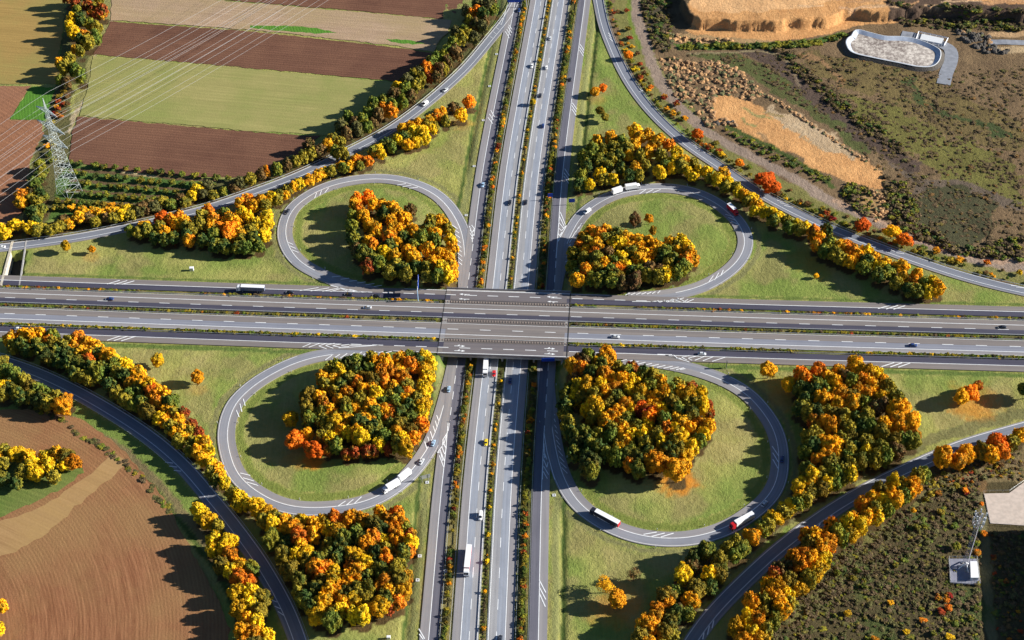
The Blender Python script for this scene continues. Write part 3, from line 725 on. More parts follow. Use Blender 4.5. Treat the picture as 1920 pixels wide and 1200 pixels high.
WOODS.append(('upper right loop wood', 12, parse('590,540R 540,580A 700,530A 650,560R 570,610O 640,640A 790,550D 860,590A 880,640A 760,630Y 950,620A 1030,610A 1090,650A 1000,700A 700,590D 550,680A 620,690R 720,690B 540,740O 640,740D 820,730Y 760,760D 950,740A 990,770A 900,690D 1150,690D 1220,740D 1180,620A 1270,610Y 1310,660Y 1340,740A 1290,800G 1240,840G 1110,740D 1090,820B 1150,850Y 1010,860O 960,830G 900,830D 850,790Y 800,810R 740,830G 690,770A 630,800D 550,820R 590,890G 550,900O 490,940A 480,860D 450,800D 680,880D 750,900G 820,920B 920,900B 940,930B 520,640R 590,580R 750,530A 820,620Y 1330,690A 1300,750R 1250,690A 1170,780D 1060,700A 1040,760D 1100,870O 1200,860B 650,940D 530,960D 460,700D 470,900D 740,960G 880,950O 1240,650A 1200,680D 700,830G 780,870G 950,790A 1030,810B 590,750D', 960, 300)))
WOODS.append(('lower left loop wood', 13.5, parse('550,390Y 630,390Y 600,350G 700,340D 760,310G 740,380D 780,400O 870,290A 900,330A 970,320A 1000,350A 1080,290A 1060,310A 1150,270G 1190,260G 1210,310D 1260,270Y 1300,320Y 1330,370G 1260,360Y 1290,420Y 1310,450Y 1250,430D 1160,330R 1150,360A 1080,380A 860,380D 830,440O 880,460O 960,450R 990,480A 1030,510A 1100,440A 1130,490O 1180,470O 1260,510Y 1250,560Y 1210,600Y 1250,640Y 1230,700Y 1190,640Y 580,460A 520,490O 560,510D 640,500D 470,580A 600,540Y 690,550A 770,480R 800,530A 860,520A 820,580A 780,600O 900,560Y 1000,570O 1060,540D 1130,540R 1120,600A 950,620G 510,640F 440,620D 390,680O 400,740D 500,700A 560,680A 600,760Y 510,760O 540,820O 590,830Y 680,740A 740,660A 720,720D 830,740A 780,770D 900,700G 950,680A 1010,700R 1080,680D 1130,700D 1170,740G 860,650A 640,820A 700,850Y 790,870Y 740,900Y 760,840A 850,830D 900,800D 960,870G 1050,850A 1020,880A 1150,830Y 1100,900Y 1120,950Y 1190,880R 920,930Y 870,900D 560,890Y 490,870O 530,970F.7 600,930G 680,1000F.7 740,990F.7 830,980F.8 880,980F.7 990,960F.7 470,930D 650,430O 710,450O 500,440A 400,560O 390,620D 620,600A 680,630O 1000,620D 1040,610G 1150,640D 1010,780D 1070,780G 940,780D 680,690D 640,700A 470,820D 1240,790R 1210,760Y 950,390A 920,400G 1020,400A 1000,900O 1060,930D 950,940D', 480, 600)))
WOODS.append(('large lower right loop wood', 14.5, parse('450,340A 450,390A 530,310B 520,370R 570,270G 640,320Y 710,270A1.15 740,310A 790,360A 800,320G 590,390D 670,350G 560,420O 470,450B 700,410A 760,450Y 640,400A 830,450A 900,450Y 950,470A 860,390G 900,350F.8 980,400D 1050,420G 1020,400F.8 1090,420A 1030,500G 1110,470A 1160,480A 500,500Y 470,570Y 560,500Y 530,580O 660,500Y 700,540A 760,520A 790,580D 800,560D 880,530Y 960,550Y 1010,570Y 1080,590A 1140,560A 1150,610R 1190,540G 1240,500O 1260,550A 1330,570Y 1340,520F.8 1410,560Y 1380,620D 1430,660Y 1470,640F.8 1480,700F.8 1400,700G 620,640Y1.2 560,670Y 650,700Y 600,740O 730,640A 800,690A 760,730A 850,640A 880,610A 900,680Y 960,670V 1030,730V 1000,700F 1060,660A 1120,690Y 1200,640O 1250,690D 1310,640D 1340,720D 1230,750A 1270,800A 700,760A 750,830O 830,810A 860,760G 930,800D 1010,790Y 1140,760D 1160,840R 1120,810A 1220,840Y 1290,770D 1340,830A 1400,800A 1460,800A 1430,860Y 1460,890G 1400,910G 820,880A 860,930A 900,870Y 980,880Y 1000,940O 1080,880O 1120,920Y 1210,920A 1260,890Y 1310,930Y 1340,960Y 1380,980F.8 1300,1020Y 1240,990O 1180,1000D 800,960Y 740,880G 720,820D 690,900D 650,860D 470,880D 500,940D 570,940D 640,960D 560,1020D 590,1080D1.2 520,1040D 600,1130D 470,1000D 700,1000D 780,1030G 860,1020G 950,1040D 880,1090R.8 940,1120G.8 1020,1010D 400,640D 400,560D 420,780D 1080,1050Z1.35 1245,1120Z1.3 400,700D 430,840D 540,860D 600,900D 440,520D 900,990D 1040,960O 750,590A 940,620Y 1180,720D 620,560Y 840,520A', 960, 600)))  # dark green also stands for shade in the shaded part of this wood
WOODS.append(('wood below lower left loop', 13.5, parse('20,210Y 90,250Y 140,280Y 60,310O 120,330Y 220,310A 230,370A 190,400O 290,370A 340,320Y 370,290G 320,430R 280,480A 440,340A 420,410A 450,440A 500,320Y 540,370Y 600,290R 580,320A 620,400Y 500,300G 710,290A 690,330D 760,400G 720,370A 790,310A 850,310R 830,350G 880,340G 930,380D 930,260A 980,250A 1050,250R 1000,310A 1070,320A 1040,380A 1110,370G 1150,400F.9 1130,430R 1160,460Y 880,440R 880,480D 950,450Y 1000,410O 1060,440A 1080,490G 1030,480D 1100,540D 1140,520R.8 980,520O 830,480A 780,460D 720,440D 660,440G 560,480D 520,510D 640,510D 700,500G 600,600D 550,550D 340,500A 300,560Y 380,560Y 400,640Y 350,650Y 470,670R1.2 430,720O 540,660R 520,760O 580,700Y 640,580B 720,560Y 780,600Y 830,620Y 860,640A 720,650A 760,700A 970,590R 1000,560A 1060,640G 1100,600Y 930,660D 880,690D 830,720D 950,720D 1040,700O 1130,720F.9 1080,760O 1110,820Y 700,740A 640,720A1.2 690,800A 620,830A 550,830A 560,880Y 510,910A 780,830O 740,900Y 820,890O 850,820G 880,870D 1000,830A 960,780A 1040,860A 970,900D 920,950Y 1000,960F.7 1060,920R.7 660,920A 620,980Y 730,1010Y 680,1030Y 570,1050G 470,1010Y 430,1000G 800,1010Y 330,760D 330,840D 260,680D 200,560D 120,440D 600,1060G 370,900D 280,600D 450,820D 230,470D 480,600D 420,950D 180,340Y 900,560D 660,650A 850,560D 580,770Y 680,860D', 480, 900)))
WOODS.append(('wood right of lower right loop', 14, parse('250,400V1.15 300,390V 280,440R 380,380R 430,400R 440,440A 530,390A 500,470A 660,330A 690,350A 740,390Y 800,400Y 810,430Y 700,440R 740,450R 650,390A 600,390O 570,430B 620,460G 780,500A 860,470A 900,510Y 370,480G 420,530G 350,540D 460,500G 600,500D 680,540A 740,560A 780,590A 860,590Y 900,600Y 400,590A 440,570Y 370,630O 500,580A 560,560A 620,580O 640,620A 520,640A 600,660A 660,670A 580,720O 720,620G 790,670B 860,640B 970,600D 1000,620D 930,670A 1000,670Z1.2 960,720A 1040,700A 1060,760Z1.2 1030,800A 1100,740Y 1110,790Y 870,780A 900,820A 850,850O 980,780A 440,700A 340,760F 380,770F 420,780A 470,800A 520,810R 300,690D 280,600D 650,740D 700,780D 700,840D 760,800D 740,720O 600,820O 570,860B 300,870O 360,860Y 400,850Y 420,930Z1.2 490,940Z1.2 440,1000Z 520,1020A 380,1050R 470,1080A 430,1090A 590,940O 610,980Y 590,1040G 610,1090Y 740,920O 740,1000Y 820,880G 850,960G 950,900O 960,980B 1010,900G 1080,900G 1110,870F.8 880,1020G 800,1030O 680,1060G 650,1110F.8 560,1130G 500,1150G 300,1130G 330,1170Y 280,980D 260,1080D 620,1160Y 400,1170O 250,520D 240,660D 500,720D 620,880D 540,900D 660,960D 700,900G 780,940G 340,950D 300,780D 900,900G 360,700D 550,780O', 1440, 600)))
WOODS.append(('belt above upper right loop', 11.5, parse('1120,262A 1145,258A 1190,245Z1.1 1200,258A 1215,252A 1235,262A 1225,270A 1190,270A 1255,272R 1270,285Y 1165,265G 1150,275O 1130,280O 1110,280G 1095,290G 1180,290A 1160,290D 1200,290O 1215,285A 1240,290G 1100,310D 1090,330G 1110,315Y 1125,325Y 1105,345Y.8 1130,335O 1150,335Y.8 1085,345D.8 1165,315D 1190,315A 1170,310A 1210,310O 1240,325Y.8 1250,310G 1235,320Y.8 1200,330O.7 1260,315Y.8 1265,300Y 1285,300A 1300,305A.9 1290,320Y.8 1310,318Y.8 1325,320Y.8 1330,335O.7 1345,335Y.8 1355,325A.8 1365,340Y.8 1380,350Y.8 1360,350O.7 1385,360Y.7 1395,365A.8 1410,370Y.8 1400,378O.7 1420,385A.8 1430,395Y.8 1415,395Y.7 1445,398Y.8 1460,405Y.8 1475,412O.8 1450,412D.8 1480,425G.8 1495,420Y.8 1500,430G.9 1510,425Y.8 1525,435R 1535,445A 1530,458R 1545,445R 1550,430D.8 1555,455G 1575,460A 1565,475O 1590,460R 1600,470R 1610,478A 1595,490A 1625,470Y.8 1625,490D 1640,485A 1660,495A 1650,500Y 1665,510D 1690,500A 1700,505D 1695,520A 1680,530O 1720,515A 1715,530R 1730,530G 1735,525F 1750,530Y 1740,545Y.8 1758,540A 1705,542D 1722,548D.8 1650,515D 1620,500G 1580,485G 1545,470G 1140,310D 1105,295D 1125,300D 1175,275O 1145,295O 1330,320O 1350,345G 1300,330Y.7 1275,310Y 1180,328D .0,.0D'.replace(' .0,.0D', ''))))
WOODS.append(('belt beside upper left loop', 11, parse('245,432G.8 260,435D 275,430D 254,425Y 270,425A 285,430A 305,410V1.1 320,412R 308,435A 300,425A 335,405R 330,420A 345,415A 325,445D 350,440D 355,450R 360,430O 375,420O 390,395R 400,410R 395,425A 385,430A 400,440D 420,400G 430,410A 412,425R 430,430V1.1 440,430R 430,445R 450,435A 440,415A 455,400Y 465,405Y 450,380A 465,375R 440,385D 475,385A 480,420Y 475,445D 490,425Y 495,440Y 485,460G 460,462G 420,460D 405,458D 380,450D 500,405Y 498,385Y 510,370Y.8 490,375A 520,375A.8 505,390O.8 525,365A.7 540,355A.7 535,365A.7 550,350A.7 560,345Y.7 575,345A.7 585,340A.7 600,325A.7 610,322Y.7 595,332A.7 622,320Y.7 630,325Y.7 640,312A.7 655,310A.7 645,318G.7 670,300R.8 675,310D.7 690,302R.7 700,285G.8 710,282Y.8 715,290Y.8 735,275G.8 725,270D.8 745,262Y.8 755,240A.8 760,255D.8 775,245Y.9 785,230A.9 770,235A.8 790,245Y.9 800,235A.9 805,225A.9 820,215R.8 810,240Y.8 830,210A.8 835,225O.8 850,200B.8 864,214Z1.1 880,190V1.15 795,258Y.8 780,265Y.7 765,270A.7 815,235O.7 290,445D 310,448D 365,445D 445,462D 500,420Y 380,405O 350,425O 410,412O 470,430O 455,450O')))
WOODS.append(('belt between fields and ramp', 12.5, parse('920,5Y 915,15A 895,25R 885,30R 905,30D 880,45A 925,20G.8 910,45B.8 870,60A 855,62O 880,70O 865,75D 890,75O.8 850,85G 840,100G 830,110G 855,105B 840,120Y.8 850,125A.7 800,135R 820,115G 810,125G 825,135B.8 805,150F.8 790,155O 775,150O 780,165O 760,175G 770,185O.8 745,170Y 755,195O.8 740,185O 735,205O 720,195D 700,215D 690,220G 720,210R.9 740,215R.8 710,220O 700,235B.8 655,225Y 665,235Y 640,240O 650,255B.9 670,245O 690,240G.8 625,265O.9 640,270O.8 580,275Y 585,290O 615,275A 620,290O.8 600,285B 645,290A.7 640,280G.8 570,300O.8 555,310O.8 540,315O.8 520,320G.8 500,325R.6 490,330O.7 470,340O.8 450,345O.8 440,355B.8 420,362O.7 390,350A 380,365Y.9 360,370Y 370,358Y 340,375B.8 350,385O.7 320,385Y.9 305,380Y 290,390Y 280,385Y 260,400O.8 240,395Y 230,405Y 215,400A 200,410B.9 190,405A 175,400A 165,410B 150,410A 140,415A 130,420A.8 115,425O.8 105,430A.8 95,435O.7 120,415B 60,430Y 70,435O 80,430O.8 10,440Y 5,430Y 18,445A.7 30,425Y 35,418O 25,420O 62,400D 70,380D 72,360D 65,345D 80,370D 60,385D 42,365R 40,382A 75,335D 78,320D 75,310G 870,75D 895,10O 905,55O 840,140O.7 825,150O.7 730,225O 680,230O 660,255O 700,200G 480,345O.7 400,368O.7 790,140O 765,160O 875,25O 890,50B 60,375D 78,395D 68,415D 270,392B 215,412O 180,418O 245,405O 155,400A 330,378O')))
WOODS.append(('belt above lower left ramp', 12, parse('20,635A 30,630A 25,648O 45,628A 60,630A 55,640R 75,622A 90,622G 100,625G 70,645D 92,640R 85,635A 110,630A 120,650A 115,645O 130,640A 105,660D 140,650R 150,660A 130,665D 145,635R 165,645A 180,650A 170,665A 165,675R 185,665D 190,655A 200,665A 210,670A 185,670R 150,680G 110,675D 90,668D 160,705O.8 170,710O.8 140,700D.8 195,690D 205,680D 215,685G 225,690A 220,700A 235,685Y.8 235,705D 215,710D 245,700G 250,705A 250,720A 240,715A 260,700A.9 265,720A 275,730A 260,735D 285,735R 280,725Y 300,735A.9 310,745A 295,755R 300,745A 320,755G 315,770A.9 290,760D 265,755D 235,750D 250,760G.8 300,785Y.8 310,790A.8 335,785A.8 328,775O.8 345,775F.8 360,795F.7 320,800O.8 330,810A.8 340,805A.8 345,822A.8 335,825O.7 355,810O.8 370,812F.7 360,830O.8 355,845Y.7 375,830Y.8 385,830A.8 370,845A.8 390,845Y.8 380,860A.8 395,870Y.8 375,850A.8 395,885O.7 405,880A.8 410,890A.7 400,905D.7 420,905Y.7 435,925Y.7 450,930Y.7 465,945Y.8 480,945Y.8 445,945Y.7 50,655D 80,660D 40,645D 170,690D 185,700D 130,682D 220,735D 245,740D 205,720D 275,770D 290,775D 175,655O 100,645D')))
WOODS.append(('row beside ploughed field', 11.5, parse('372,955Y.8 378,965Y.8 390,975Y 385,985Y 400,980Y 408,985O.8 400,1012Y 415,1010Y 430,1015Y 400,1030Y 420,1030Y 430,1040A 440,1050A 415,1060O 430,1060G 450,1060A 435,1070Y 430,1085R 445,1080R 455,1085R 465,1090R 470,1065G 445,1110Y 460,1105O 470,1110Y 480,1110G 490,1120Y 450,1140Y 470,1135Y 485,1145O 460,1160A 480,1165Y 495,1165Y 455,1185A 475,1190A 500,1190Y 475,1210Y 500,1215Y 455,1210A')))
WOODS.append(('belt below lower right loop', 12, parse('1325,1030G1.3 1320,1045D 1335,1040G 1300,1045D 1280,1075Y1.2 1275,1085Y 1265,1080O 1295,1075Y 1300,1060B.8 1315,1060Y 1330,1075Y 1345,1075O 1325,1085G 1350,1050O 1360,1050D 1375,1040G 1365,1030O 1390,1030G 1400,1020G 1380,1015O.8 1410,1005A 1420,1010A.8 1430,990G.8 1440,985Y.8 1450,970Y.8 1458,965Y.8 1470,960G.8 1480,950Y.8 1485,955Y.8 1500,930A.8 1510,935O.8 1495,945G.8 1520,920O 1530,925G.8 1500,910Y 1520,905A 1540,915Y.8 1550,905Y.9 1565,905G.8 1580,900G.7 1500,900D 1250,1120A1.2 1240,1125A 1255,1135A 1235,1145A1.1 1230,1160A 1215,1170A1.1 1205,1185A 1225,1180Y 1200,1195Y 1270,1110G 1280,1115A 1270,1130G 1295,1125A.9 1305,1105O 1310,1115Y 1265,1150D 1255,1165D 1290,1150D.8 1245,1185O 1260,1190O.8 1285,1135D 1215,1210A 1240,1215O 1195,1215A 1330,1100D.7 1350,1065G.8')))
WOODS.append(('row below lower right ramp', 15.5, parse('1410,1130A 1405,1145A 1420,1165A 1400,1160Y 1380,1175Y 1385,1190A 1410,1190Y 1430,1150O 1440,1115A 1430,1130O 1455,1125A 1460,1100Y 1475,1115Y 1480,1130O.8 1465,1140A 1450,1160G.8 1435,1180Y 1460,1070B 1440,1095A 1465,1065A 1450,1080F 1490,1045A 1500,1060A1.1 1505,1040A 1520,1050A1.1 1530,1070Y 1515,1085Y 1500,1100Y.8 1480,1090O 1530,1005A 1550,1015A1.1 1540,1030A 1555,1035A 1520,1020O 1545,1050Y.8 1510,1000R.7 1560,985R.8 1555,995O 1570,1000G 1590,980Y 1600,975A 1610,985Y 1595,1000Y 1580,1010G.8 1620,945R 1635,935A 1630,950A 1640,955A 1650,920O 1665,920A 1655,940Y 1675,935A 1680,945Y.8 1665,955G.8 1645,970Y.8 1625,970A.8 1690,910G 1700,905D 1710,910A 1705,925A.8 1720,895O 1730,890G.8 1695,930G.8 1675,905Y 1395,1210A 1425,1205Y 1480,1065B.8')))
WOODS.append(('roadside group at right edge', 13, parse('1768,855Z1.4 1780,862A1.1 1812,850Z1.25 1800,862A 1842,845G 1860,850A 1870,830V1.1 1875,845R 1898,828O 1912,815A 1925,820A 1905,840D')))
WOODS.append(('hedgerow between left fields', 14, parse('140,5F 145,20G 165,10F 175,25F 180,15O 135,35Y 132,52Y 138,60Y 168,45G 180,50O 158,70R 165,78O 180,68G 140,92F.7 150,95O.7 115,118A 122,125O 140,130G 150,140G 112,150G.7 125,155B.6 190,20F 150,-8G 185,-5O 125,-5F 150,35D 150,75D 130,110O')))
WOODS.append(('group above the ploughed field', 11, parse('2,680Y 10,695G 25,700G 35,710G 45,715O 20,725D 55,725O 70,730G 60,745D 85,740G 90,755O 105,745O 115,760A1.25 122,752A 5,725Y 40,745D 3,740D 30,735D 95,735G 75,750D')))
WOODS.append(('clump on field grass island', 10, parse('8,845A 30,850Y 25,862Y 55,855A 60,870Y 85,855Y 90,870Y 105,850A 125,855A1.1 120,870Y 135,865A 65,885Y 40,885O 100,893G.7 5,895D 30,905D.8 45,868O 5,868O 75,862Y -5,855A 2,1135A.8 -4,1180Y.8')))
LONE = [ # px,py of crown, colour, height, radius, label, sparse
 (1190,413,'B',11,3.4,'slim dark brown tree beside two small trees inside the upper right loop'),
 (1217,411,'Z',6.5,2.8,'small flat-topped golden tree on the grass inside the upper right loop'),
 (1224,433,'Y',7,2.4,'small yellow tree at the wood edge inside the upper right loop'),
 (546,785,'Y',9.5,4.0,'single yellow tree standing alone left of the lower left loop wood'),
 (553,826,'V',10.5,5.0,'round orange tree, left one of three inside the lower left loop'),
 (576,815,'Z',9.5,3.6,'narrow golden tree behind two orange ones inside the lower left loop'),
 (587,843,'V',10.5,4.9,'round orange tree, frontmost of three inside the lower left loop'),
 (124,462,'Y',8,2.9,'lone yellow-green tree on the grass below the upper left ramp'),
 (172,468,'Z',5.5,2.1,'small orange tree right of the lone yellow tree on the left grass'),
 (296,678,'Y',8.5,3.7,'round yellow tree on the grass above the lower left loop'),
 (370,709,'Z',9.0,3.5,'round golden tree on the grass close to the lower left loop'),
 (1116,172,'Z',6.5,3.2,'golden tree, left of a touching pair on the upper triangle of grass'),
 (1130,165,'V',6.5,2.8,'orange tree, right of a touching pair on the upper triangle of grass'),
 (1125,208,'O',6.5,2.8,'olive tree, upper of two on the upper triangle of grass'),
 (1134,220,'O',6.5,2.7,'olive-gold tree, lower of two on the upper triangle of grass'),
 (1441,694,'Z',10,4.6,'golden tree by the road, left of the wood at right'),
 (1479,722,'Z',9.5,4.2,'golden tree standing just off the upper left corner of the right wood'),
 (1803,745,'Z',9.5,4.2,'golden tree, left one of the merged pair on the right lawn'),
 (1820,738,'V',9.5,4.6,'orange tree, right one of the merged pair on the right lawn'),
 (1833,724,'F',7.5,2.6,'small russet tree behind the orange pair on the right lawn'),
 (1530,518,'Z',3.5,1.6,'tiny orange bush-like tree alone on the grass at right'),
 (1136,1099,'Z',8.5,4.6,'thin golden tree, left of a pair on the bottom lawn'),
 (1157,1124,'Z',9,4.3,'dense golden tree, right of a pair on the bottom lawn'),
 (1188,1079,'B',8,3.4,'bare brownish tree behind the golden pair on the bottom lawn'),
 (1928,733,'G',10,5.0,'green tree at the right edge of the picture on the lawn'),
 (999,191,'Y',5,2.0,'small bright yellow tree in the vertical central reservation'),
 (1434,338,'V',9,6.0,'large flaming orange tree beside the dirt track'),
 (1447,352,'V',8,5.0,'orange tree close below the flaming one beside the dirt track'),
 (1618,424,'V',8,4.8,'round orange tree, left of three beyond the upper right ramp'),
 (1672,436,'Z',8,4.6,'golden-orange tree, middle of three beyond the upper right ramp'),
 (1696,451,'V',7,4.8,'orange tree, right of three beyond the upper right ramp'),
 (1308,252,'V',6.5,3.6,'reddish orange tree between the upper right ramp and the dirt track'),
 (1178,104,'V',6,3.2,'orange tree at the narrow end between ramp and dirt track'),
 (1386,306,'V',5,2.8,'small orange tree left of the large flaming one by the track'),
 (1793,1025,'G',3.5,2.2,'green bush alone on the scrub left of the mast'),
]
# ------------------------------------------------------------------ crown variants
def crown(seed, nl, nleaf, ls, sparse=False, flatten=1.0):
    """crown of a 10 m tree, radius 4 m; lobes of foliage covered with leaf clumps"""
    r = np.random.default_rng(seed)
    cz, rz, rr = 5.6, 4.1*flatten, 4.0
    cs = []
    cs.append((0, 0, cz-.2, 2.9 if nl > 16 else 2.5))
    for k in range(nl):
        ph = 2.399963*k+r.uniform(-.4, .4); zz = 1-2*(k+.5)/nl*0.93
        q = math.sqrt(max(0, 1-zz*zz)); f = r.uniform(.58, .86) if nl > 16 else r.uniform(.50, .72)
        rl = r.uniform(.75, 1.35) if nl > 16 else r.uniform(.95, 1.75)
        cs.append((rr*q*f*math.cos(ph)*1.05, rr*q*f*math.sin(ph)*1.05, cz+zz*rz*f, rl))
    drop = set(r.choice(np.arange(1, len(cs)), max(1, len(cs)//7), replace=False).tolist()) if nl > 10 else set()
    cs = [c for i, c in enumerate(cs) if i not in drop]
    V = []; Fc = []
    ico_v, ico_f = ICO
    for i, (x, y, z, R) in enumerate(cs):
        if sparse and i: continue
        b = len(V); n = ico_v*(R*(.90+r.uniform(-.16, .12, (len(ico_v), 1))))
        n = n*np.array([1, 1, .95])+np.array([x, y, z]); n[:, 2] = np.maximum(n[:, 2], .6)
        V += n.tolist(); Fc += [tuple(int(k)+b for k in f) for f in ico_f]
    C3 = np.array([c[:3] for c in cs]); R3 = np.array([c[3] for c in cs])
    cnt = 0; tries = 0
    while cnt < nleaf and tries < nleaf*8:
        tries += 1
        i = r.choice(len(cs), p=R3**2/np.sum(R3**2)); d = r.normal(size=3); d /= np.linalg.norm(d)
        if d[2] < -.55: continue
        p = C3[i]+d*R3[i]*r.uniform(.84, 1.24)
        dd = np.linalg.norm(C3-p, axis=1)/R3; dd[i] = 9
        if dd.min() < .82 or p[2] < .8: continue
        nrm = d+r.normal(size=3)*.42; nrm /= np.linalg.norm(nrm)
        t = np.cross(nrm, r.normal(size=3)); t /= np.linalg.norm(t); s = np.cross(nrm, t)
        a = ls*r.uniform(.6, 1.3); b_ = a*r.uniform(.6, 1.0)
        b = len(V)
        V += [(p+t*a*.6).tolist(), (p+s*b_*.55+nrm*.1*a).tolist(), (p-t*a*.6).tolist(), (p-s*b_*.55+nrm*.1*a).tolist()]
        Fc.append((b, b+1, b+2, b+3)); cnt += 1
    return V, Fc
def icosphere(sub_):
    import bmesh
    bm = bmesh.new(); bmesh.ops.create_icosphere(bm, subdivisions=sub_, radius=1)
    v_ = np.array([v.co[:] for v in bm.verts]); bm.verts.index_update()
    f_ = [[v.index for v in f.verts] for f in bm.faces]; bm.free(); return v_, f_
ICO = icosphere(2)
def mesh_of(name, V, Fc, mat=None):
    me = bpy.data.meshes.new(name); me.from_pydata(V, [], Fc); me.materials.append(mat); me.update(); return me
CROWNS = [crown(100+i, 34+i % 6, 3000, .58) for i in range(9)]
CROWN_ME = [mesh_of('crown', v, f, M['G']) for v, f in CROWNS]
SPARSE = crown(300, 16, 1100, .42, True); SPARSE_ME = mesh_of('crown', *SPARSE, M['B'])
ICO = icosphere(1)
LOW = [crown(200+i, 30, 1100, .90) for i in range(8)]
SHR = [crown(400+i, 8, 260, 1.2) for i in range(6)]
SHR_ME = [mesh_of('shrub', v, f, M['G']) for v, f in SHR]
tb = MB(); tb.bar((0, 0, -.6), (0, 0, 3.2), .26, 8, .17); tb.bar((0, 0, 3.0), (.9, .3, 5.2), .14, 6, .06); tb.bar((0, 0, 2.9), (-.7, .6, 5.4), .14, 6, .05); tb.bar((0, 0, 3.1), (.1, -.9, 5.3), .13, 6, .05); tb.bar((0, 0, 3.1), (0, 0, 6.5), .14, 6, .05)
_t = tb.build('trunk', M['bark']); TRUNK_ME = _t.data; bpy.data.objects.remove(_t)

def terrain_z(x, y):
    """height of the terrain mesh at a point"""
    i = np.clip(np.searchsorted(gx, x)-1, 0, nx-2); j = np.clip(np.searchsorted(gy, y)-1, 0, ny-2)
    fx = (x-gx[i])/(gx[i+1]-gx[i]); fy = (y-gy[j])/(gy[j+1]-gy[j]); H_ = Hh.reshape(ny, nx)
    return H_[j, i]*(1-fx)*(1-fy)+H_[j, i+1]*fx*(1-fy)+H_[j+1, i]*(1-fx)*fy+H_[j+1, i+1]*fx*fy

ROADS = [(P+normals2(P)*4.55, 4.55) for P in loopP.values()]+[(P+normals2(P)*rw[k]/2, rw[k]/2) for k, P in rampP.items()]
ROADS = [(P[::2], hw_) for P, hw_ in ROADS]
def off_road(x, y, gap):
    """shift a planting spot off the carriageways"""
    for P, hw_ in ROADS:
        d = np.hypot(P[:, 0]-x, P[:, 1]-y); i = int(d.argmin())
        if d[i] < hw_+gap:
            e = np.array([x, y])-P[i]; e = e/(np.linalg.norm(e)+1e-6); x, y = P[i]+e*(hw_+gap)
    u_, v_ = float(u_of(x, y)), float(v_of(x, y))
    if abs(u_) < 32.5: x += math.copysign(32.5-abs(u_), u_)
    if abs(v_) < 29.5 and abs(u_) > 30: y += math.copysign(29.5-abs(v_), v_)
    return x, y
trees = []   # dict(x,y,h,r,c,wood,px,py,lone,label)
for wood, hm, pts in WOODS:
    kept = []
    for (px, py, c, s) in pts:
        s = s*.75 if (c == 'F' and s < 1) else s
        h = hm*random.uniform(.88, 1.12)*(.45+.55*s if s < 1 else s**.6)
        rr = random.uniform(3.4, 4.7)*(.4+.6*s if s < 1 else s)
        if 'fields and ramp' in wood and c in 'YAO' and px > 220 and random.random() < .68: c = random.choice('KKOBG')
        if c in 'YA' and random.random() < .08: c = 'O'
        if c == 'D' and random.random() < .28: c = random.choice('GGO')
        if c == 'G' and random.random() < .12: c = 'O'
        if 'fields and ramp' in wood and py < 230: h *= 1.15
        if 'fields and ramp' in wood and px < 450: h *= .68
        x, y, z = G(px, py, h*(.46 if 'fields and ramp' in wood else .62))
        x, y = off_road(x, y, 2.2)
        if any((x-a)**2+(y-b)**2 < (4.0 if s > .95 else 2.8)**2 for a, b in kept): continue
        kept.append((x, y))
        trees.append(dict(x=x, y=y, h=h, r=rr, c=c, wood=wood, px=px, py=py, lone=False, sp=False))
for (px, py, c, h, rr, lab) in LONE:
    x, y, z = G(px, py, h*.58)
    trees.append(dict(x=x, y=y, h=h, r=rr, c=c, wood=None, px=px, py=py, lone=True, label=lab, sp=('bare' in lab or 'thin' in lab)))
# litter below the woods
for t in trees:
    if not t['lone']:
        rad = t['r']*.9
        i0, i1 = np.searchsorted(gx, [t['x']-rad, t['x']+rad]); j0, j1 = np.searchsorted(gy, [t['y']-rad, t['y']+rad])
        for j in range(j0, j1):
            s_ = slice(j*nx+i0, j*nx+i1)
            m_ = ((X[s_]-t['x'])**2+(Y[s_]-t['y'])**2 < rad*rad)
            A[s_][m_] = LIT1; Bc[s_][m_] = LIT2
# ---- build ground mesh
me = bpy.data.meshes.new('ground')
V = np.c_[X, Y, Hh].astype(np.float32)
me.vertices.add(len(V)); me.vertices.foreach_set('co', V.ravel())
jj, ii = np.meshgrid(np.arange(ny-1), np.arange(nx-1), indexing='ij'); q0 = (jj*nx+ii).ravel()
FQ = np.c_[q0, q0+1, q0+nx+1, q0+nx].astype(np.int32)
me.loops.add(FQ.size); me.loops.foreach_set('vertex_index', FQ.ravel())
me.polygons.add(len(FQ)); me.polygons.foreach_set('loop_start', np.arange(0, FQ.size, 4, dtype=np.int32))
me.polygons.foreach_set('use_smooth', np.ones(len(FQ), bool)); me.update(calc_edges=True)
for nm, arr in (('tone_a', A), ('tone_b', Bc)):
    ca = me.color_attributes.new(nm, 'FLOAT_COLOR', 'POINT')
    ca.data.foreach_set('color', np.c_[arr, np.ones(len(arr))].astype(np.float32).ravel())
mt, nt, b = new_mat('ground_cover')
va = nd(nt, 'ShaderNodeVertexColor', layer_name='tone_a').outputs['Color']; vb = nd(nt, 'ShaderNodeVertexColor', layer_name='tone_b').outputs['Color']
ov = objvec(nt)
n1 = noise(nt, ov, .05, 4, .6, .35, .65); n2 = noise(nt, ov, .45, 4, .65, .32, .68); n3 = noise(nt, ov, 1.7, 3, .7, .3, .7)
st = noise(nt, mapped(nt, ov, (1.1, .08, 1), .45), 1.0, 3, .6, .35, .65)
f = mul(nt, mul(nt, mul(nt, n1, .34), mul(nt, n2, .28), 'ADD'), mul(nt, mul(nt, n3, .16), mul(nt, st, .22), 'ADD'), 'ADD')
c = mixc(nt, f, va, vb)
g = noise(nt, ov, 2.6, 2, .6, .55, .72); c = mixc(nt, mul(nt, g, .22), c, (.02, .025, .01))
nt.links.new(c, b.inputs['Base Color']); b.inputs['Roughness'].default_value = .95; b.inputs['Specular IOR Level'].default_value = .1
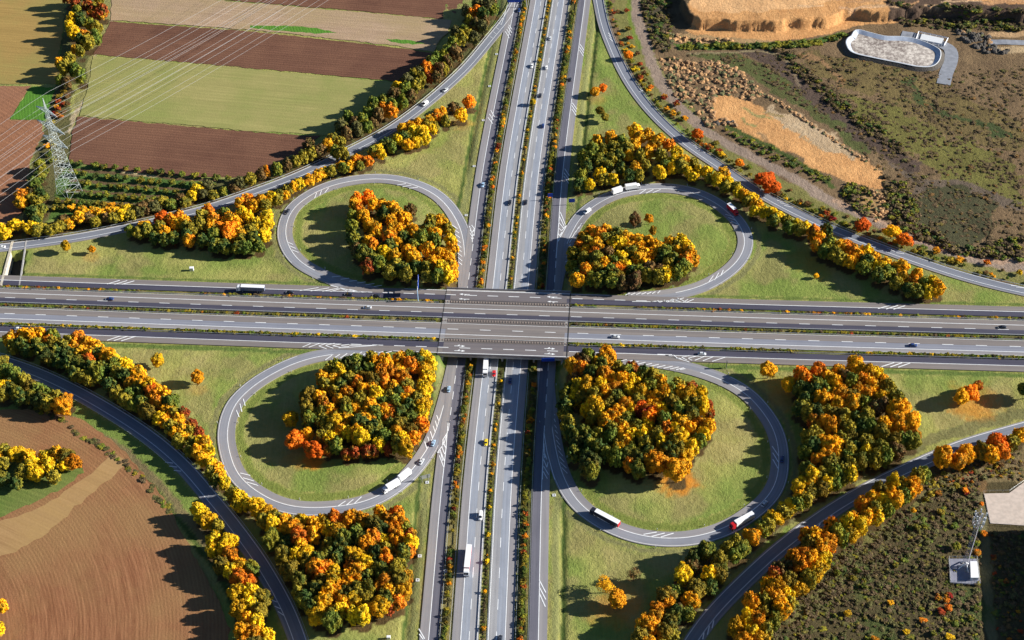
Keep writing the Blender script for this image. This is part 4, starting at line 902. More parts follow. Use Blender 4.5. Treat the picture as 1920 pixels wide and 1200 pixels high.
bump(nt, b, mul(nt, n3, mul(nt, n2, 1.5), 'ADD'), .5, .5)
me.materials.append(mt)
go = bpy.data.objects.new('ground', me); C.objects.link(go); tag(go, kind='structure')

# ------------------------------------------------------------------ fields
def field_mat(name, c1, c2, ang=0, per=2.2, rings=None, c3=None, dark=.4, strength=.5):
    mt, nt, b = new_mat(name); ov = objvec(nt)
    if rings is None:
        vec = mapped(nt, ov, (1, 1, 1), ang)
    w = nt.nodes.new('ShaderNodeTexWave')
    if rings is None:
        w.wave_type = 'BANDS'; w.bands_direction = 'Y'
        nt.links.new(vec, w.inputs['Vector']); nz = mapped(nt, ov, (.03, .9, 1), ang); nz = mapped(nt, vec, (.02, .55, 1))
    else:
        vec = mapped(nt, ov, (1, 1, 0), 0, (-rings[0], -rings[1], 0)); w.wave_type = 'RINGS'; w.rings_direction = 'Z'
        nt.links.new(vec, w.inputs['Vector']); 
        ln = nd(nt, 'ShaderNodeVectorMath', operation='LENGTH'); nt.links.new(vec, ln.inputs[0])
        sp = nd(nt, 'ShaderNodeSeparateXYZ'); nt.links.new(vec, sp.inputs[0])
        at_ = mul(nt, sp.outputs[1], sp.outputs[0], 'ARCTAN2')
        cb = nd(nt, 'ShaderNodeCombineXYZ'); nt.links.new(mul(nt, ln.outputs['Value'], .62), cb.inputs[0]); nt.links.new(mul(nt, at_, 4.0), cb.inputs[1]); nz = cb.outputs[0]
    w.inputs['Scale'].default_value = .314/per*1.0; w.inputs['Distortion'].default_value = 2.2; w.inputs['Detail'].default_value = 2; w.inputs['Detail Scale'].default_value = .4
    s = noise(nt, nz, 1.0, 6, .8, .38, .62); p = noise(nt, ov, .018, 5, .6, .40, .60); q_ = noise(nt, mapped(nt, nz, (.25, .5, 1), 0, (9, 4, 0)), 1.0, 3, .6, .35, .65); g = noise(nt, ov, 1.1, 4, .7, .3, .7)
    c = mixc(nt, s, c1, c2); c = mixc(nt, mul(nt, p, .8), c, c3 or [k*1.25 for k in c2])
    c = mixc(nt, mul(nt, q_, .30), c, [k*.66 for k in c2])
    c = mixc(nt, mul(nt, w.outputs['Fac'], dark), c, [k*.55 for k in c1])
    c = mixc(nt, mul(nt, g, .25), c, [k*.6 for k in c1])
    nt.links.new(c, b.inputs['Base Color']); b.inputs['Roughness'].default_value = .95; b.inputs['Specular IOR Level'].default_value = .1
    bump(nt, b, mul(nt, mul(nt, w.outputs['Fac'], .12 if rings is not None else .3), mul(nt, g, .6), 'ADD'), strength, .35)
    return mt
def sheet(name, pts, mat, z=.9, world=None, amp=.7):
    """field as a sheet laid over the gently uneven ground"""
    P = world if world is not None else [np.array(p) for p in W2(pts)]
    # densify the outline and roughen it slightly
    out = []
    for i in range(len(P)):
        a, b = np.array(P[i]), np.array(P[(i+1) % len(P)]); n = max(1, int(np.linalg.norm(b-a)/3))
        for k in range(n): out.append(a+(b-a)*k/n+np.array([random.uniform(-amp, amp), random.uniform(-amp, amp)]))
    mb = MB(); n = len(out); mb.V = [(p[0], p[1], z) for p in out]; mb.F = [tuple(range(n))]; mb.mi = [0]; mb.uv = [(p[0], p[1]) for p in out]
    o = mb.build(name, mat); 
    if o.data.polygons[0].normal.z < 0: o.data.flip_normals()
    tag(o, kind='structure'); return o
ang = math.atan2(*(np.subtract(at(745,152), at(178,102))[::-1])); aa = -ang
M['soil_dark'] = field_mat('ploughed_soil', (.125,.058,.038), (.185,.090,.058), aa, 2.6, None, (.23,.115,.07), .30)
M['stubble'] = field_mat('stubble', (.34,.23,.15), (.50,.36,.24), aa, 3.2, None, (.36,.27,.13), .12)
M['green_crop'] = field_mat('green_crop', (.285,.265,.095), (.385,.34,.13), aa, 3.5, None, (.225,.26,.07), .10, .3)
M['tan_crop'] = field_mat('tan_crop', (.30,.20,.065), (.41,.27,.09), aa, 3.0, None, (.27,.25,.075), .10, .3)
M['soil_red'] = field_mat('reddish_soil', (.27,.12,.065), (.36,.17,.09), aa+.5, 2.8, None, (.30,.15,.09), .2)
M['bright_grass'] = field_mat('bright_grass', (.07,.20,.025), (.12,.28,.035), aa+1.1, 2.0, None, (.10,.22,.03), .15)
Mr = field_mat('headland_soil', (.30,.175,.075), (.43,.265,.125), .5, 2.0, None, (.39,.25,.10), .0, .12)
FZ = .26
sheet('far_brown_field', [(215,-90),(207,-5),(380,-3),(480,5),(740,27),(835,37),(865,18),(880,-90)], M['soil_dark'], FZ)
sheet('stubble_field', [(211,-60),(207,38),(480,57),(740,86),(812,98),(826,75),(840,60),(845,39),(740,29),(480,7),(380,-1),(330,-60)], M['stubble'], FZ+.05)
sheet('brown_field_upper', [(208,41),(480,60),(740,89),(812,100),(806,108),(770,145),(748,153),(480,129),(176,102),(188,80)], M['soil_dark'], FZ)
sheet('green_field', [(174,105),(480,131),(746,155),(735,172),(690,205),(650,225),(630,254),(480,247),(148,217),(166,160)], M['green_crop'], FZ)
sheet('brown_field_lower', [(147,219),(480,249),(600,256),(565,285),(540,302),(480,325),(440,334),(340,331),(240,322),(130,304),(135,250)], M['soil_dark'], FZ)
sheet('tan_field', [(-160,-90),(122,-90),(118,60),(108,110),(108,158),(-160,156)], M['tan_crop'], FZ)
sheet('red_field', [(-160,161),(57,162),(17,225),(75,226),(82,250),(58,300),(50,340),(40,400),(10,420),(-160,440)], M['soil_red'], FZ)
sheet('grass_plot', [(59,162),(104,166),(93,200),(88,226),(19,224)], M['bright_grass'], FZ)
sheet('grass_streak', [(470,48),(560,50),(600,55),(632,62),(600,64),(540,60),(470,53)], M['bright_grass'], FZ+.1)
sheet('grass_streak_small', [(725,74),(770,76),(798,82),(775,84),(735,80)], M['bright_grass'], FZ+.1)
ctr = at(-420, 1290)
M['plough_arc'] = field_mat('ploughed_arcs', (.195,.078,.036), (.390,.185,.090), 0, 1.7, ctr, (.33,.20,.085), .20)
LLp = rampP['lower left']; edge = LLp+normals2(LLp)*(rw['lower left']+17)
edge = [tuple(p) for p in edge if True]
ppx = [(-160,790),(-20,772),(40,768),(100,772),(160,790),(215,830),(262,880),(300,925),(330,975),(345,1010),(375,1060),(400,1110),(425,1160),(445,1215),(470,1290),(-160,1290)]
sheet('ploughed_field', ppx, M['plough_arc'], FZ)
sheet('ploughed_headland', [(-160,1050),(-20,985),(60,960),(120,925),(165,895),(215,850),(240,868),(215,890),(160,935),(90,1000),(30,1035),(-160,1090)], Mr, FZ+.04, amp=.9)
sheet('grass_island', [(-60,840),(150,870),(158,885),(130,908),(60,945),(0,972),(-60,1000)], M['bright_grass'] if False else field_mat('island_grass', (.09,.15,.03), (.17,.22,.05), .4, 3, None, (.22,.22,.07), .15), FZ+.08, amp=1.0)
# gravel lot, right
lot = sheet('gravel_lot', [(1845,926),(1892,925),(1921,904),(2020,860),(2020,1000),(1921,986),(1857,982)], flat('pale_gravel', (.50,.42,.36), .95, 0, .1, .5), .3, amp=.05)

# ------------------------------------------------------------------ plant trees
def seg_word(t, lo, hi):
    f = (t-lo)/(hi-lo+1e-6)
    return 'upper' if f < 1/3 else 'middle' if f < 2/3 else 'lower'
ORD = ['first', 'second', 'third', 'fourth', 'fifth', 'sixth', 'seventh', 'eighth', 'ninth', 'tenth', 'eleventh', 'twelfth', 'thirteenth', 'fourteenth', 'fifteenth', 'sixteenth', 'seventeenth', 'eighteenth', 'nineteenth', 'twentieth']
for wood, _, _ in WOODS:
    ts = [t for t in trees if t['wood'] == wood]
    wide = max(t['px'] for t in ts)-min(t['px'] for t in ts); tall = max(t['py'] for t in ts)-min(t['py'] for t in ts)
    belt = 'belt' in wood or 'row' in wood
    if belt:
        lo, hi = min(t['px'] for t in ts), max(t['px'] for t in ts); names = ['left end', 'left half', 'middle', 'right half', 'right end']
        for t in ts: t['part'] = names[min(4, int(5*(t['px']-lo)/(hi-lo+1)))]
    else:
        lo, hi = min(t['py'] for t in ts), max(t['py'] for t in ts); names = ['top fringe', 'upper part', 'centre', 'lower part', 'bottom fringe']
        for t in ts: t['part'] = names[min(4, int(5*(t['py']-lo)/(hi-lo+1)))]
    for part in names:
        for c in PAL:
            g_ = sorted([t for t in ts if t['part'] == part and t['c'] == c], key=lambda t: t['px'])
            for i, t in enumerate(g_):
                o_ = '' if len(g_) == 1 else ('leftmost ' if i == 0 else 'rightmost ' if i == len(g_)-1 else ORD[min(i, 19)]+' ')
                fl = '' if len(g_) == 1 or i in (0, len(g_)-1) else ' from left'
                t['label'] = ('%s%s tree%s, %s of the %s' % (o_ if o_ else 'only ', CW[c], fl, part, wood)).replace('  ', ' ')
for t in trees:
    _, _, w = proj((t['x'], t['y'], 5)); t['key'] = t['r']*(2.5 if t['lone'] else 1)/w
    if not (-12 < t['px'] < 1932 and -12 < t['py'] < 1212): t['key'] = 0
trees.sort(key=lambda t: -t['key'])
NT = 320
def place_tree(t, i):
    z = float(terrain_z(t['x'], t['y']))
    z = z
    root = empty('tree', (t['x'], t['y'], z), random.uniform(0, 2*PI))
    sq = random.uniform(.86, 1.16); root.scale = (t['r']/4.0*sq, t['r']/4.0/sq, t['h']/9.7)
    me_ = SPARSE_ME if t['sp'] else CROWN_ME[i % len(CROWN_ME)]
    cr = bpy.data.objects.new('crown', me_); C.objects.link(cr); cr.parent = root
    cr.material_slots[0].link = 'OBJECT'; cr.material_slots[0].material = M[t['c']]
    tr = bpy.data.objects.new('trunk', TRUNK_ME); C.objects.link(tr); tr.parent = root
    if t['lone']: cr.location.z = 0.9; 
    tag(root, t['label'], 'tree', t['wood'] and ('trees of the '+t['wood']) or 'single trees standing on the grass')
for i, t in enumerate(trees[:NT]): place_tree(t, i)
def merged(name, items, variants, label, cat):
    """items: (x,y,z,sx,sz,colour,variant) -> one object"""
    Vs, Fs, Ms, n0 = [], [], [], 0; keys = list(PAL); vv_ = []
    for v_, f_ in variants:
        q = np.array([len(f) for f in f_]); vv_.append((np.array(v_), np.array([f if len(f) == 4 else list(f)+[-1] for f in f_])))
    for (x, y, z, sx, sz, c, k) in items:
        v_, f_ = vv_[k % len(vv_)]; a = random.uniform(0, 2*PI); ca, sa = math.cos(a), math.sin(a)
        w = np.c_[(v_[:, 0]*ca-v_[:, 1]*sa)*sx+x, (v_[:, 0]*sa+v_[:, 1]*ca)*sx+y, v_[:, 2]*sz+z]
        Vs.append(w); ff = np.where(f_ >= 0, f_+n0, -1); Fs.append(ff); Ms.append(np.full(len(f_), keys.index(c))); n0 += len(w)
    V_ = np.vstack(Vs).astype(np.float32); F_ = np.vstack(Fs); mi = np.concatenate(Ms)
    cnt = (F_ >= 0).sum(1); me = bpy.data.meshes.new(name)
    me.vertices.add(len(V_)); me.vertices.foreach_set('co', V_.ravel())
    L = F_[F_ >= 0].astype(np.int32); me.loops.add(len(L)); me.loops.foreach_set('vertex_index', L)
    me.polygons.add(len(F_)); me.polygons.foreach_set('loop_start', np.r_[0, np.cumsum(cnt)[:-1]].astype(np.int32))
    for k in keys: me.materials.append(M[k])
    me.polygons.foreach_set('material_index', mi.astype(np.int32)); me.update(calc_edges=True)
    o = bpy.data.objects.new(name, me); C.objects.link(o); tag(o, label, cat, None, 'stuff'); return o
merged('woodland', [(t['x'], t['y'], float(terrain_z(t['x'], t['y'])), t['r']/4, t['h']/9.7, t['c'], i) for i, t in enumerate(trees[NT:])], LOW,
       'remaining autumn trees of the woods and belts around the loops', 'woodland')

# ------------------------------------------------------------------ shrubs along the verges
shr = []
def strip(P, off, jit, step, cols, h0, h1, name, cond, zf=False, r0=1.0, r1=1.7, gap=.1):
    N = normals2(P); S = cumlen(P); s = 0
    while s < S[-1]:
        s += step*random.uniform(.6, 1.4)
        if random.random() < gap or float(vnoise(np.array([s]), np.array([off*3.0+5]), 13.0, 8)[0]) < -.30: continue
        x = np.interp(s, S, P[:, 0]); y = np.interp(s, S, P[:, 1]); nn = np.array([np.interp(s, S, N[:, 0]), np.interp(s, S, N[:, 1])])
        o_ = off+random.uniform(-jit, jit); x += nn[0]*o_; y += nn[1]*o_
        if not cond(x, y): continue
        px, py, w = proj((x, y, 0))
        if not (-5 < px < 1925 and -5 < py < 1205): continue
        # colours run in drifts
        k = int((vnoise(np.array([s]), np.array([off*7.0]), 9.0, 3)[0]+.5)*len(cols)*1.3+random.uniform(-1, 1)*1.2) % len(cols)
        h = random.uniform(h0, h1)
        shr.append(dict(x=x, y=y, z=float(terrain_z(x, y))-.1, h=h, r=random.uniform(r0, r1), c=cols[k], strip=name, px=px, py=py, w=w))
cn = lambda x, y: abs(float(v_of(x, y))) > 30
ce = lambda x, y: abs(float(u_of(x, y))) > 38
strip(NSs, 17.3, .8, 2.0, 'GDOGKFGAODGRSGOK', 1.6, 3.0, 'left vertical verge', cn)
strip(NSs, 0.0, .25, 1.9, 'KSGSOGDSKAGS', .7, 1.4, 'vertical median', cn, r0=.6, r1=1.0)
strip(NSs, 0.0, .3, 17, 'YAAY', 1.8, 3.0, 'vertical median', cn, r0=.9, r1=1.3)
strip(NSs, -17.7, .8, 1.8, 'GDGODFGGDAKGRGD', 1.6, 3.2, 'right vertical verge', cn, r0=1.1, r1=1.8)
strip(EWs, 15.3, .4, 1.7, 'GKFSOGKGASOG', .8, 1.5, 'upper horizontal verge', ce, r0=.95, r1=1.5)
strip(EWs, 0.0, .3, 1.7, 'GKSGFGOSGKGO', .8, 1.5, 'horizontal median', ce, r0=.9, r1=1.4)
strip(EWs, -15.6, .4, 1.3, 'GOKGOGYGKGOG', 1.2, 2.0, 'lower horizontal verge', ce, r0=1.0, r1=1.5, gap=.03)
# bushes beyond the upper right ramp
UR = rampP['upper right']; 
inframe = lambda x, y: True
strip(UR, rw['upper right']+4, 1.6, 3.0, 'GOGGRFOGBYAO', 1.2, 2.6, 'upper right ramp bank', inframe, r0=1.0, r1=2.2, gap=.25)
strip(UR, rw['upper right']+9, 2.5, 4.0, 'GOBGFOBRGAOB', 1.2, 2.8, 'upper right ramp bank', lambda x, y: proj((x, y, 0))[1] > 20, r0=1.0, r1=2.6, gap=.35)
LLr = rampP['lower left']
strip(LLr, rw['lower left']+15.5, 1.5, 1.7, 'KOSKGSKO', .5, 1.3, 'ploughed field edge', lambda x, y: 560 < proj((x, y, 0))[1] < 960, r0=1.2, r1=2.2, gap=.3)
for px, py, c in parse('112,180O 120,172O 125,180B 108,190F 118,195F 105,200A 110,205F 125,195B 103,215F 112,218F 120,210B 100,228O 92,262O 88,275A 95,285G 100,272O 90,290D 98,300G 1175,20F 1178,55O 1180,72F 1193,130Y 1200,146F 1245,185F 1250,205A 1262,213A 1330,277F 1352,290Y 1285,222A 1268,195F 1460,362B 1515,382B 1560,412F 1550,400F 1500,378B 1755,470A 1800,487A 1850,493R 1912,512Y 1873,560O') and [(a, b_, c_) for a, b_, c_, _ in parse('112,180O 120,172O 125,180B 108,190F 118,195F 105,200A 110,205F 125,195B 103,215F 112,218F 120,210B 100,228O 92,262O 88,275A 95,285G 100,272O 90,290D 98,300G 1175,20F 1178,55O 1180,72F 1193,130Y 1200,146F 1245,185F 1250,205A 1262,213A 1330,277F 1352,290Y 1285,222A 1268,195F 1460,362B 1515,382B 1560,412F 1550,400F 1500,378B 1755,470A 1800,487A 1850,493R 1912,512Y')]:
    x, y, z = G(px, py, 1.2); shr.append(dict(x=x, y=y, z=float(terrain_z(x, y)), h=random.uniform(2.2, 3.6), r=random.uniform(2, 3), c=c, strip='left field track bank' if px < 300 else 'dirt track bank', px=px, py=py, w=proj((x, y, 0))[2]))
for q in parse('1760,925F 1778,1116F 1775,1125R 1782,1118F 1758,1122F 1778,1140R 1730,1164R 1833,1035R 1765,1148F 1690,935F 1738,935O 1810,920R 1812,922F 1790,985G 1735,985G 1720,990G 1610,1070G 1570,1075G 1620,1100G 1600,1085G 1790,1170G 1830,1140G 1820,1160G 1750,1190G 1780,1195Y 1700,1185Y 1830,1020G 1845,1000R 1712,958A 1765,960O 1840,945R 1670,1130A 1680,1060O 1590,1150Y 1640,1200A'):
    x, y, z = G(q[0], q[1], 1.0); shr.append(dict(x=x, y=y, z=float(terrain_z(x, y)), h=random.uniform(1.4, 2.6), r=random.uniform(1.3, 2.2), c=q[2], strip='lower right scrub', px=q[0], py=q[1], w=proj((x, y, 0))[2]))
for s_ in shr: s_['key'] = s_['h']*s_['r']/s_['w']**2
shr.sort(key=lambda s: -s['key']); NSH = 300
top = shr[:NSH]
from collections import defaultdict
gr = defaultdict(list)
for s_ in shr:
    vert = 'vertical' in s_['strip'] or 'ramp' in s_['strip'] and False
    if vert:
        k = int(s_['py']//150); where = ['at the top edge', 'below the top edge', 'left of the upper loops', 'just above the bridge', 'just below the bridge', 'beside the lower loops', 'beyond the lower loops', 'at the bottom edge'][max(0, min(7, k))]
        where = {0: 'top eighth', 1: 'second eighth down', 2: 'third eighth down', 3: 'just above the bridge', 4: 'just below the bridge', 5: 'sixth eighth down', 6: 'seventh eighth down', 7: 'bottom eighth'}[max(0, min(7, k))]
    else:
        k = int(s_['px']//192); where = ['left edge', 'far left', 'left', 'centre left', 'just left of centre', 'just right of centre', 'centre right', 'right', 'far right', 'right edge'][min(9, max(0, k))]
    gr[(s_['strip'], where, s_['c'])].append(s_)
for (st_, where, c), L_ in gr.items():
    vert = 'vertical' in st_
    L_.sort(key=(lambda s: s['py']) if vert else (lambda s: s['px']))
    for i, s_ in enumerate(L_):
        o_ = 'only ' if len(L_) == 1 else ORD[min(i, 19)]+' '
        s_['label'] = '%s%s shrub%s, %s of the %s' % (o_, CW[c], '' if len(L_) == 1 else (' from top' if vert else ' from left'), where, st_)
proto = None
for i, s_ in enumerate(top):
    o = bpy.data.objects.new('shrub', SHR_ME[i % 6]); C.objects.link(o)
    o.location = (s_['x'], s_['y'], s_['z']); o.rotation_euler = (0, 0, random.uniform(0, 6)); o.scale = (s_['r']/4, s_['r']/4, s_['h']/9.7)
    o.material_slots[0].link = 'OBJECT'; o.material_slots[0].material = M[s_['c']]
    tag(o, s_['label'], 'shrub', 'shrubs in the '+s_['strip'])
merged('shrubbery', [(s_['x'], s_['y'], s_['z'], s_['r']/4, s_['h']/9.7, s_['c'], i) for i, s_ in enumerate(shr[NSH:])], SHR, 'remaining low shrubs in the road verges and reservations', 'shrubbery')
# scrub cover on the rough land
ICO = icosphere(1)
TUFT = [crown(500+i, 3, 40, 2.6) for i in range(5)]
sc = []
def scatter(px, n, cols, h0, h1, r0, r1):
    P = W2(px); P = np.array(P); lo, hi = P.min(0), P.max(0); k = 0
    while k < n:
        x, y = random.uniform(lo[0], hi[0]), random.uniform(lo[1], hi[1])
        if not inside(np.array([x]), np.array([y]), P)[0]: continue
        nv = float(vnoise(np.array([x]), np.array([y]), 14.0, 91)[0]+vnoise(np.array([x]), np.array([y]), 5.0, 92)[0]*.7)
        if random.random() > .5+nv*1.7: 
            if random.random() < .7: continue
        k += 1; c = random.choice(cols if nv < .15 else cols[:max(2, len(cols)//2)])
        vs = random.choice((.6, .8, 1, 1, 1.5)); sc.append((x, y, float(terrain_z(x, y))-.1, random.uniform(r0, r1)/4*vs, random.uniform(h0, h1)/9.7*vs, c, k))
scatter([(1400,1200),(1480,1140),(1540,1060),(1640,1000),(1740,925),(1835,910),(1838,1000),(1840,1210)], 2600, 'SKDSSKKSKSDSKSGSSKSK', .3, 1.0, .5, 1.3)
scatter([(1855,1000),(1920,995),(1920,1200),(1870,1200)], 300, 'SSKSDBF', .4, 1.2, .6, 1.4)
scatter([(1740,890),(1830,865),(1920,845),(1920,900),(1840,905),(1740,930)], 260, 'OBKSFSK', .4, 1.2, .6, 1.4)
scatter([(1230,60),(1260,100),(1480,95),(1600,110),(1770,135),(1920,120),(1920,480),(1780,470),(1660,420),(1680,380),(1600,260),(1480,180),(1380,120),(1250,100)], 2300, 'SSSSBKSSS', .25, .7, .6, 1.5)
scatter([(1440,90),(1480,100),(1600,200),(1700,280),(1680,290),(1560,200)], 350, 'DSSS', .8, 1.6, .9, 1.8)
scatter([(1660,330),(1700,340),(1730,420),(1800,470),(1920,440),(1920,490),(1800,478),(1700,440),(1660,400)], 500, 'DSSSG', .8, 2.0, 1.0, 2.0)
scatter([(1200,-5),(1255,-5),(1262,60),(1255,110),(1220,80)], 220, 'DSSK', .8, 2.0, 1.0, 2.0)
scatter([(1590,345),(1625,350),(1640,390),(1625,405),(1590,385),(1575,365)], 120, 'SGDS', .8, 2.0, 1.0, 2.0)
scatter([(1665,20),(1920,35),(1920,60),(1700,50)], 300, 'KDSS', .8, 1.8, 1.0, 2.0)
scatter([(1440,82),(1520,78),(1582,62),(1584,70),(1520,90),(1440,92),(1270,92),(1290,82)], 260, 'DGDG', .8, 1.8, 1.0, 1.9)
scatter([(1340,235),(1440,275),(1560,335),(1560,350),(1540,345),(1420,290)], 90, 'DG', .8, 1.6, .9, 1.6)
merged('scrub', sc, TUFT, 'low brown and green scrub covering the rough land', 'scrub')

# orchard ------------------------------------------------------------------------
n = 0
for r_i, (a_, b_, k) in enumerate((((132,306),(425,335),15), ((140,326),(400,350),14), ((150,344),(350,362),12), ((135,362),(300,374),11), ((110,377),(240,388),10), ((105,390),(200,394),8))):
    for i in range(k):
        t = (i+random.uniform(-.25, .25))/(k-1); px, py = a_[0]+(b_[0]-a_[0])*t, a_[1]+(b_[1]-a_[1])*t
        x, y, z = G(px, py, 1.5); c = random.choice('GDDG' if r_i < 4 else 'GOKAG')
        o = bpy.data.objects.new('orchard_tree', SHR_ME[(i+r_i) % 6]); C.objects.link(o); o.location = (x, y, float(terrain_z(x, y))); o.rotation_euler = (0, 0, random.uniform(0, 6))
        o.scale = (random.uniform(2.1, 3.0)/4,)*2+(random.uniform(3.0, 4.2)/9.7,)
        o.material_slots[0].link = 'OBJECT'; o.material_slots[0].material = M[c]
        tag(o, '%s orchard tree from the left, %s row from the top, beside the pylon' % (ORD[i], ORD[r_i]), 'fruit tree', 'orchard rows beside the pylon')

# ------------------------------------------------------------------ earth heaps
def heap_mat(name, a, b_):
    mt, nt, b = new_mat(name); ov = nd(nt, 'ShaderNodeNewGeometry').outputs['Position']
    f = noise(nt, ov, .6, 4, .7, .3, .7); nt.links.new(mixc(nt, f, a, b_), b.inputs['Base Color']); b.inputs['Roughness'].default_value = .95; bump(nt, b, f, .6, .4); return mt
HM = [heap_mat('tan_earth', (.32,.17,.07), (.52,.30,.13)), heap_mat('brown_earth', (.20,.115,.055), (.36,.21,.10)), heap_mat('dark_earth', (.05,.045,.04), (.10,.085,.07)), heap_mat('green_earth', (.07,.08,.03), (.14,.13,.05))]
iv, if_ = icosphere(2)
def heaps(name, px, n, wts, r0, r1, h0, h1, label, polyline=False):
    mb = MB(); P = np.array(W2(px)); lo, hi = P.min(0), P.max(0); k = 0
    Pl = spline(P, 1.0) if polyline else None
    while k < n:
        if polyline: i = random.randrange(len(Pl)); x, y = Pl[i]+np.array([random.gauss(0, .8), random.gauss(0, .8)])
        else:
            x, y = random.uniform(lo[0], hi[0]), random.uniform(lo[1], hi[1])
            if not inside(np.array([x]), np.array([y]), P)[0]: continue
        k += 1; R_ = random.uniform(r0, r1); H_ = random.uniform(h0, h1); mi = random.choices(range(4), wts)[0]; z = float(terrain_z(x, y))-.2
        q = iv*(1+rng.uniform(-.18, .18, (len(iv), 1)))*np.array([R_, R_*random.uniform(.7, 1.2), H_])+np.array([x, y, z]); b0 = len(mb.V)
        mb.V += q.tolist()
        for f in if_: mb.F.append(tuple(a+b0 for a in f)); mb.mi.append(mi); mb.uv += [(0, 0)]*3
    o = mb.build(name, HM); tag(o, label, 'earth heaps', None, 'stuff')
heaps('earth_heaps', [(1238,112),(1262,108),(1300,118),(1345,112),(1385,130),(1430,172),(1410,190),(1380,178),(1345,180),(1335,200),(1345,230),(1335,245),(1300,205),(1265,180),(1250,145)], 420, (4, 7, 0, 3), 1.0, 2.3, .7, 1.8, 'field of dumped tan earth heaps beside the dirt track')
heaps('earth_heaps', [(1250,62),(1275,66),(1300,72),(1370,72),(1372,80),(1300,80),(1252,76)], 45, (5, 3, 0, 2), 1.0, 2.5, .8, 2.2, 'row of tan earth heaps below the quarry edge')
heaps('earth_heaps', [(1630,352),(1650,362),(1664,385),(1662,405),(1645,420),(1632,405),(1648,385)], 70, (6, 2, 0, 1), .9, 1.8, .8, 1.8, 'orange earth heaps at the corner of the sandy clearing')
heaps('earth_ridge', [(1400,165),(1440,180),(1480,205),(1530,240),(1580,275),(1625,300)], 160, (3, 5, 0, 2), .8, 1.5, .5, 1.2, 'low earth ridge along the upper side of the sandy clearing', True)
heaps('earth_ridge', [(1670,420),(1700,432),(1730,445),(1745,452)], 50, (6, 3, 0, 1), .7, 1.3, .5, 1.0, 'short earth ridge beside the track below the scrub', True)
heaps('rubble_heaps', [(1790,56),(1830,58),(1855,70),(1868,92),(1890,95),(1888,102),(1850,102),(1820,85),(1795,68)], 70, (0, 1, 9, 1), 1.3, 2.4, 1.2, 2.4, 'dark rubble heaps right of the rainwater basin')
heaps('earth_heaps', [(1330,232),(1350,222),(1385,228),(1380,236),(1350,240)], 14, (1, 3, 5, 0), 1.2, 2.2, 1.0, 1.8, 'dark heaps at the lower end of the heap field')

# ------------------------------------------------------------------ rainwater basin
def basin():
    rim = spline(np.array(W2([(1598,68),(1590,74),(1589,84),(1600,98),(1640,108),(1690,118),(1720,124),(1745,124),(1758,115),(1762,100),(1755,90),(1720,75),(1690,70),(1660,69),(1630,62),(1607,57),(1598,68)], 2.2)), 2.0)
    ctr_ = rim.mean(0); root = empty('rainwater_basin', (0, 0, 0)); tag(root, 'kidney-shaped rainwater basin with pale liner and scummy floor', 'basin')
    N = normals2(rim)
    i = len(rim)//3; s = 1 if np.dot(N[i], ctr_-rim[i]) > 0 else -1
    def ring(off, z): return np.c_[rim+N*s*off, np.full(len(rim), z)]
    def band(name, A_, B_, mat):
        mb = MB()
        for i in range(len(A_)-1): mb.quad([A_[i], A_[i+1], B_[i+1], B_[i]])
        return mb.build(name, mat, root)
    band('liner', ring(-.5, 2.6), ring(2.6, .9), flat('basin_liner', (.42,.47,.56), .6, 0, .15, .3))
    band('rim', ring(-1.0, 2.5), ring(-.5, 2.62), M['offwhite'])
    band('bank', ring(-4.5, -.6), ring(-.9, 2.5), HM[2])
    fl = ring(2.5, .95); mb = MB(); n_ = len(fl)-1
    mb.V = [tuple(p) for p in fl[:-1]]; mb.F = [tuple(range(n_))]; mb.mi = [0]; mb.uv = [(p[0], p[1]) for p in fl[:-1]]
    mt, nt, b = new_mat('basin_scum'); ov = objvec(nt)
    a = noise(nt, ov, .40, 6, .8, .44, .60); a2 = noise(nt, ov, .05, 2, .5, .4, .6)
    nt.links.new(mixc(nt, mul(nt, mul(nt, a, .75), mul(nt, a2, .3), 'ADD'), (.15,.115,.10), (.66,.60,.53)), b.inputs['Base Color']); b.inputs['Roughness'].default_value = .8
    mb.build('basin_floor', mt, root)
basin()
mb = MB()
for q, w_ in (([(1690,64),(1740,74),(1775,88),(1784,100),(1782,118),(1774,138),(1769,158)], 9), ([(1852,79),(1930,81)], 6)):
    P = spline(W2(q), 3); P3 = P
    for i in range(len(P)-1):
        N = normals2(P); a_, b_ = N[i]*w_/2, N[i+1]*w_/2
        zz = [float(terrain_z(*p))+.35 for p in (P[i], P[i+1])]
        mb.quad([(*(P[i]-a_), zz[0]), (*(P[i+1]-b_), zz[1]), (*(P[i+1]+b_), zz[1]), (*(P[i]+a_), zz[0])])
o = mb.build('service_path', flat('service_concrete', (.22, .235, .27), .85, 0, .15, .3)); tag(o, kind='structure')
def frame():
    root = empty('concrete_tank', (0, 0, 0)); tag(root, 'rectangular tank with white railing beside the rainwater basin', 'tank')
    q = [np.array(p) for p in W2([(1722,62),(1777,74),(1770,87),(1717,76)])]
    c_ = sum(q)/4; q2 = [c_+(p-c_)*.75 for p in q]; mb = MB(); mb.hull([(*p, -.4) for p in q2], [(*p, .9) for p in q2]); mb.build('tank_body', M['offwhite'], root)
    mb = MB()
    for i in range(4):
        a, b_ = q[i], q[(i+1) % 4]
        for z in (.8, 1.5): mb.bar((*a, z), (*b_, z), .22)
        for t in np.linspace(0, 1, 6)[:-1]: p = a+(b_-a)*t; mb.bar((*p, -.3), (*p, 1.5), .2)
    mb.build('railing', M['white'], root)
frame()

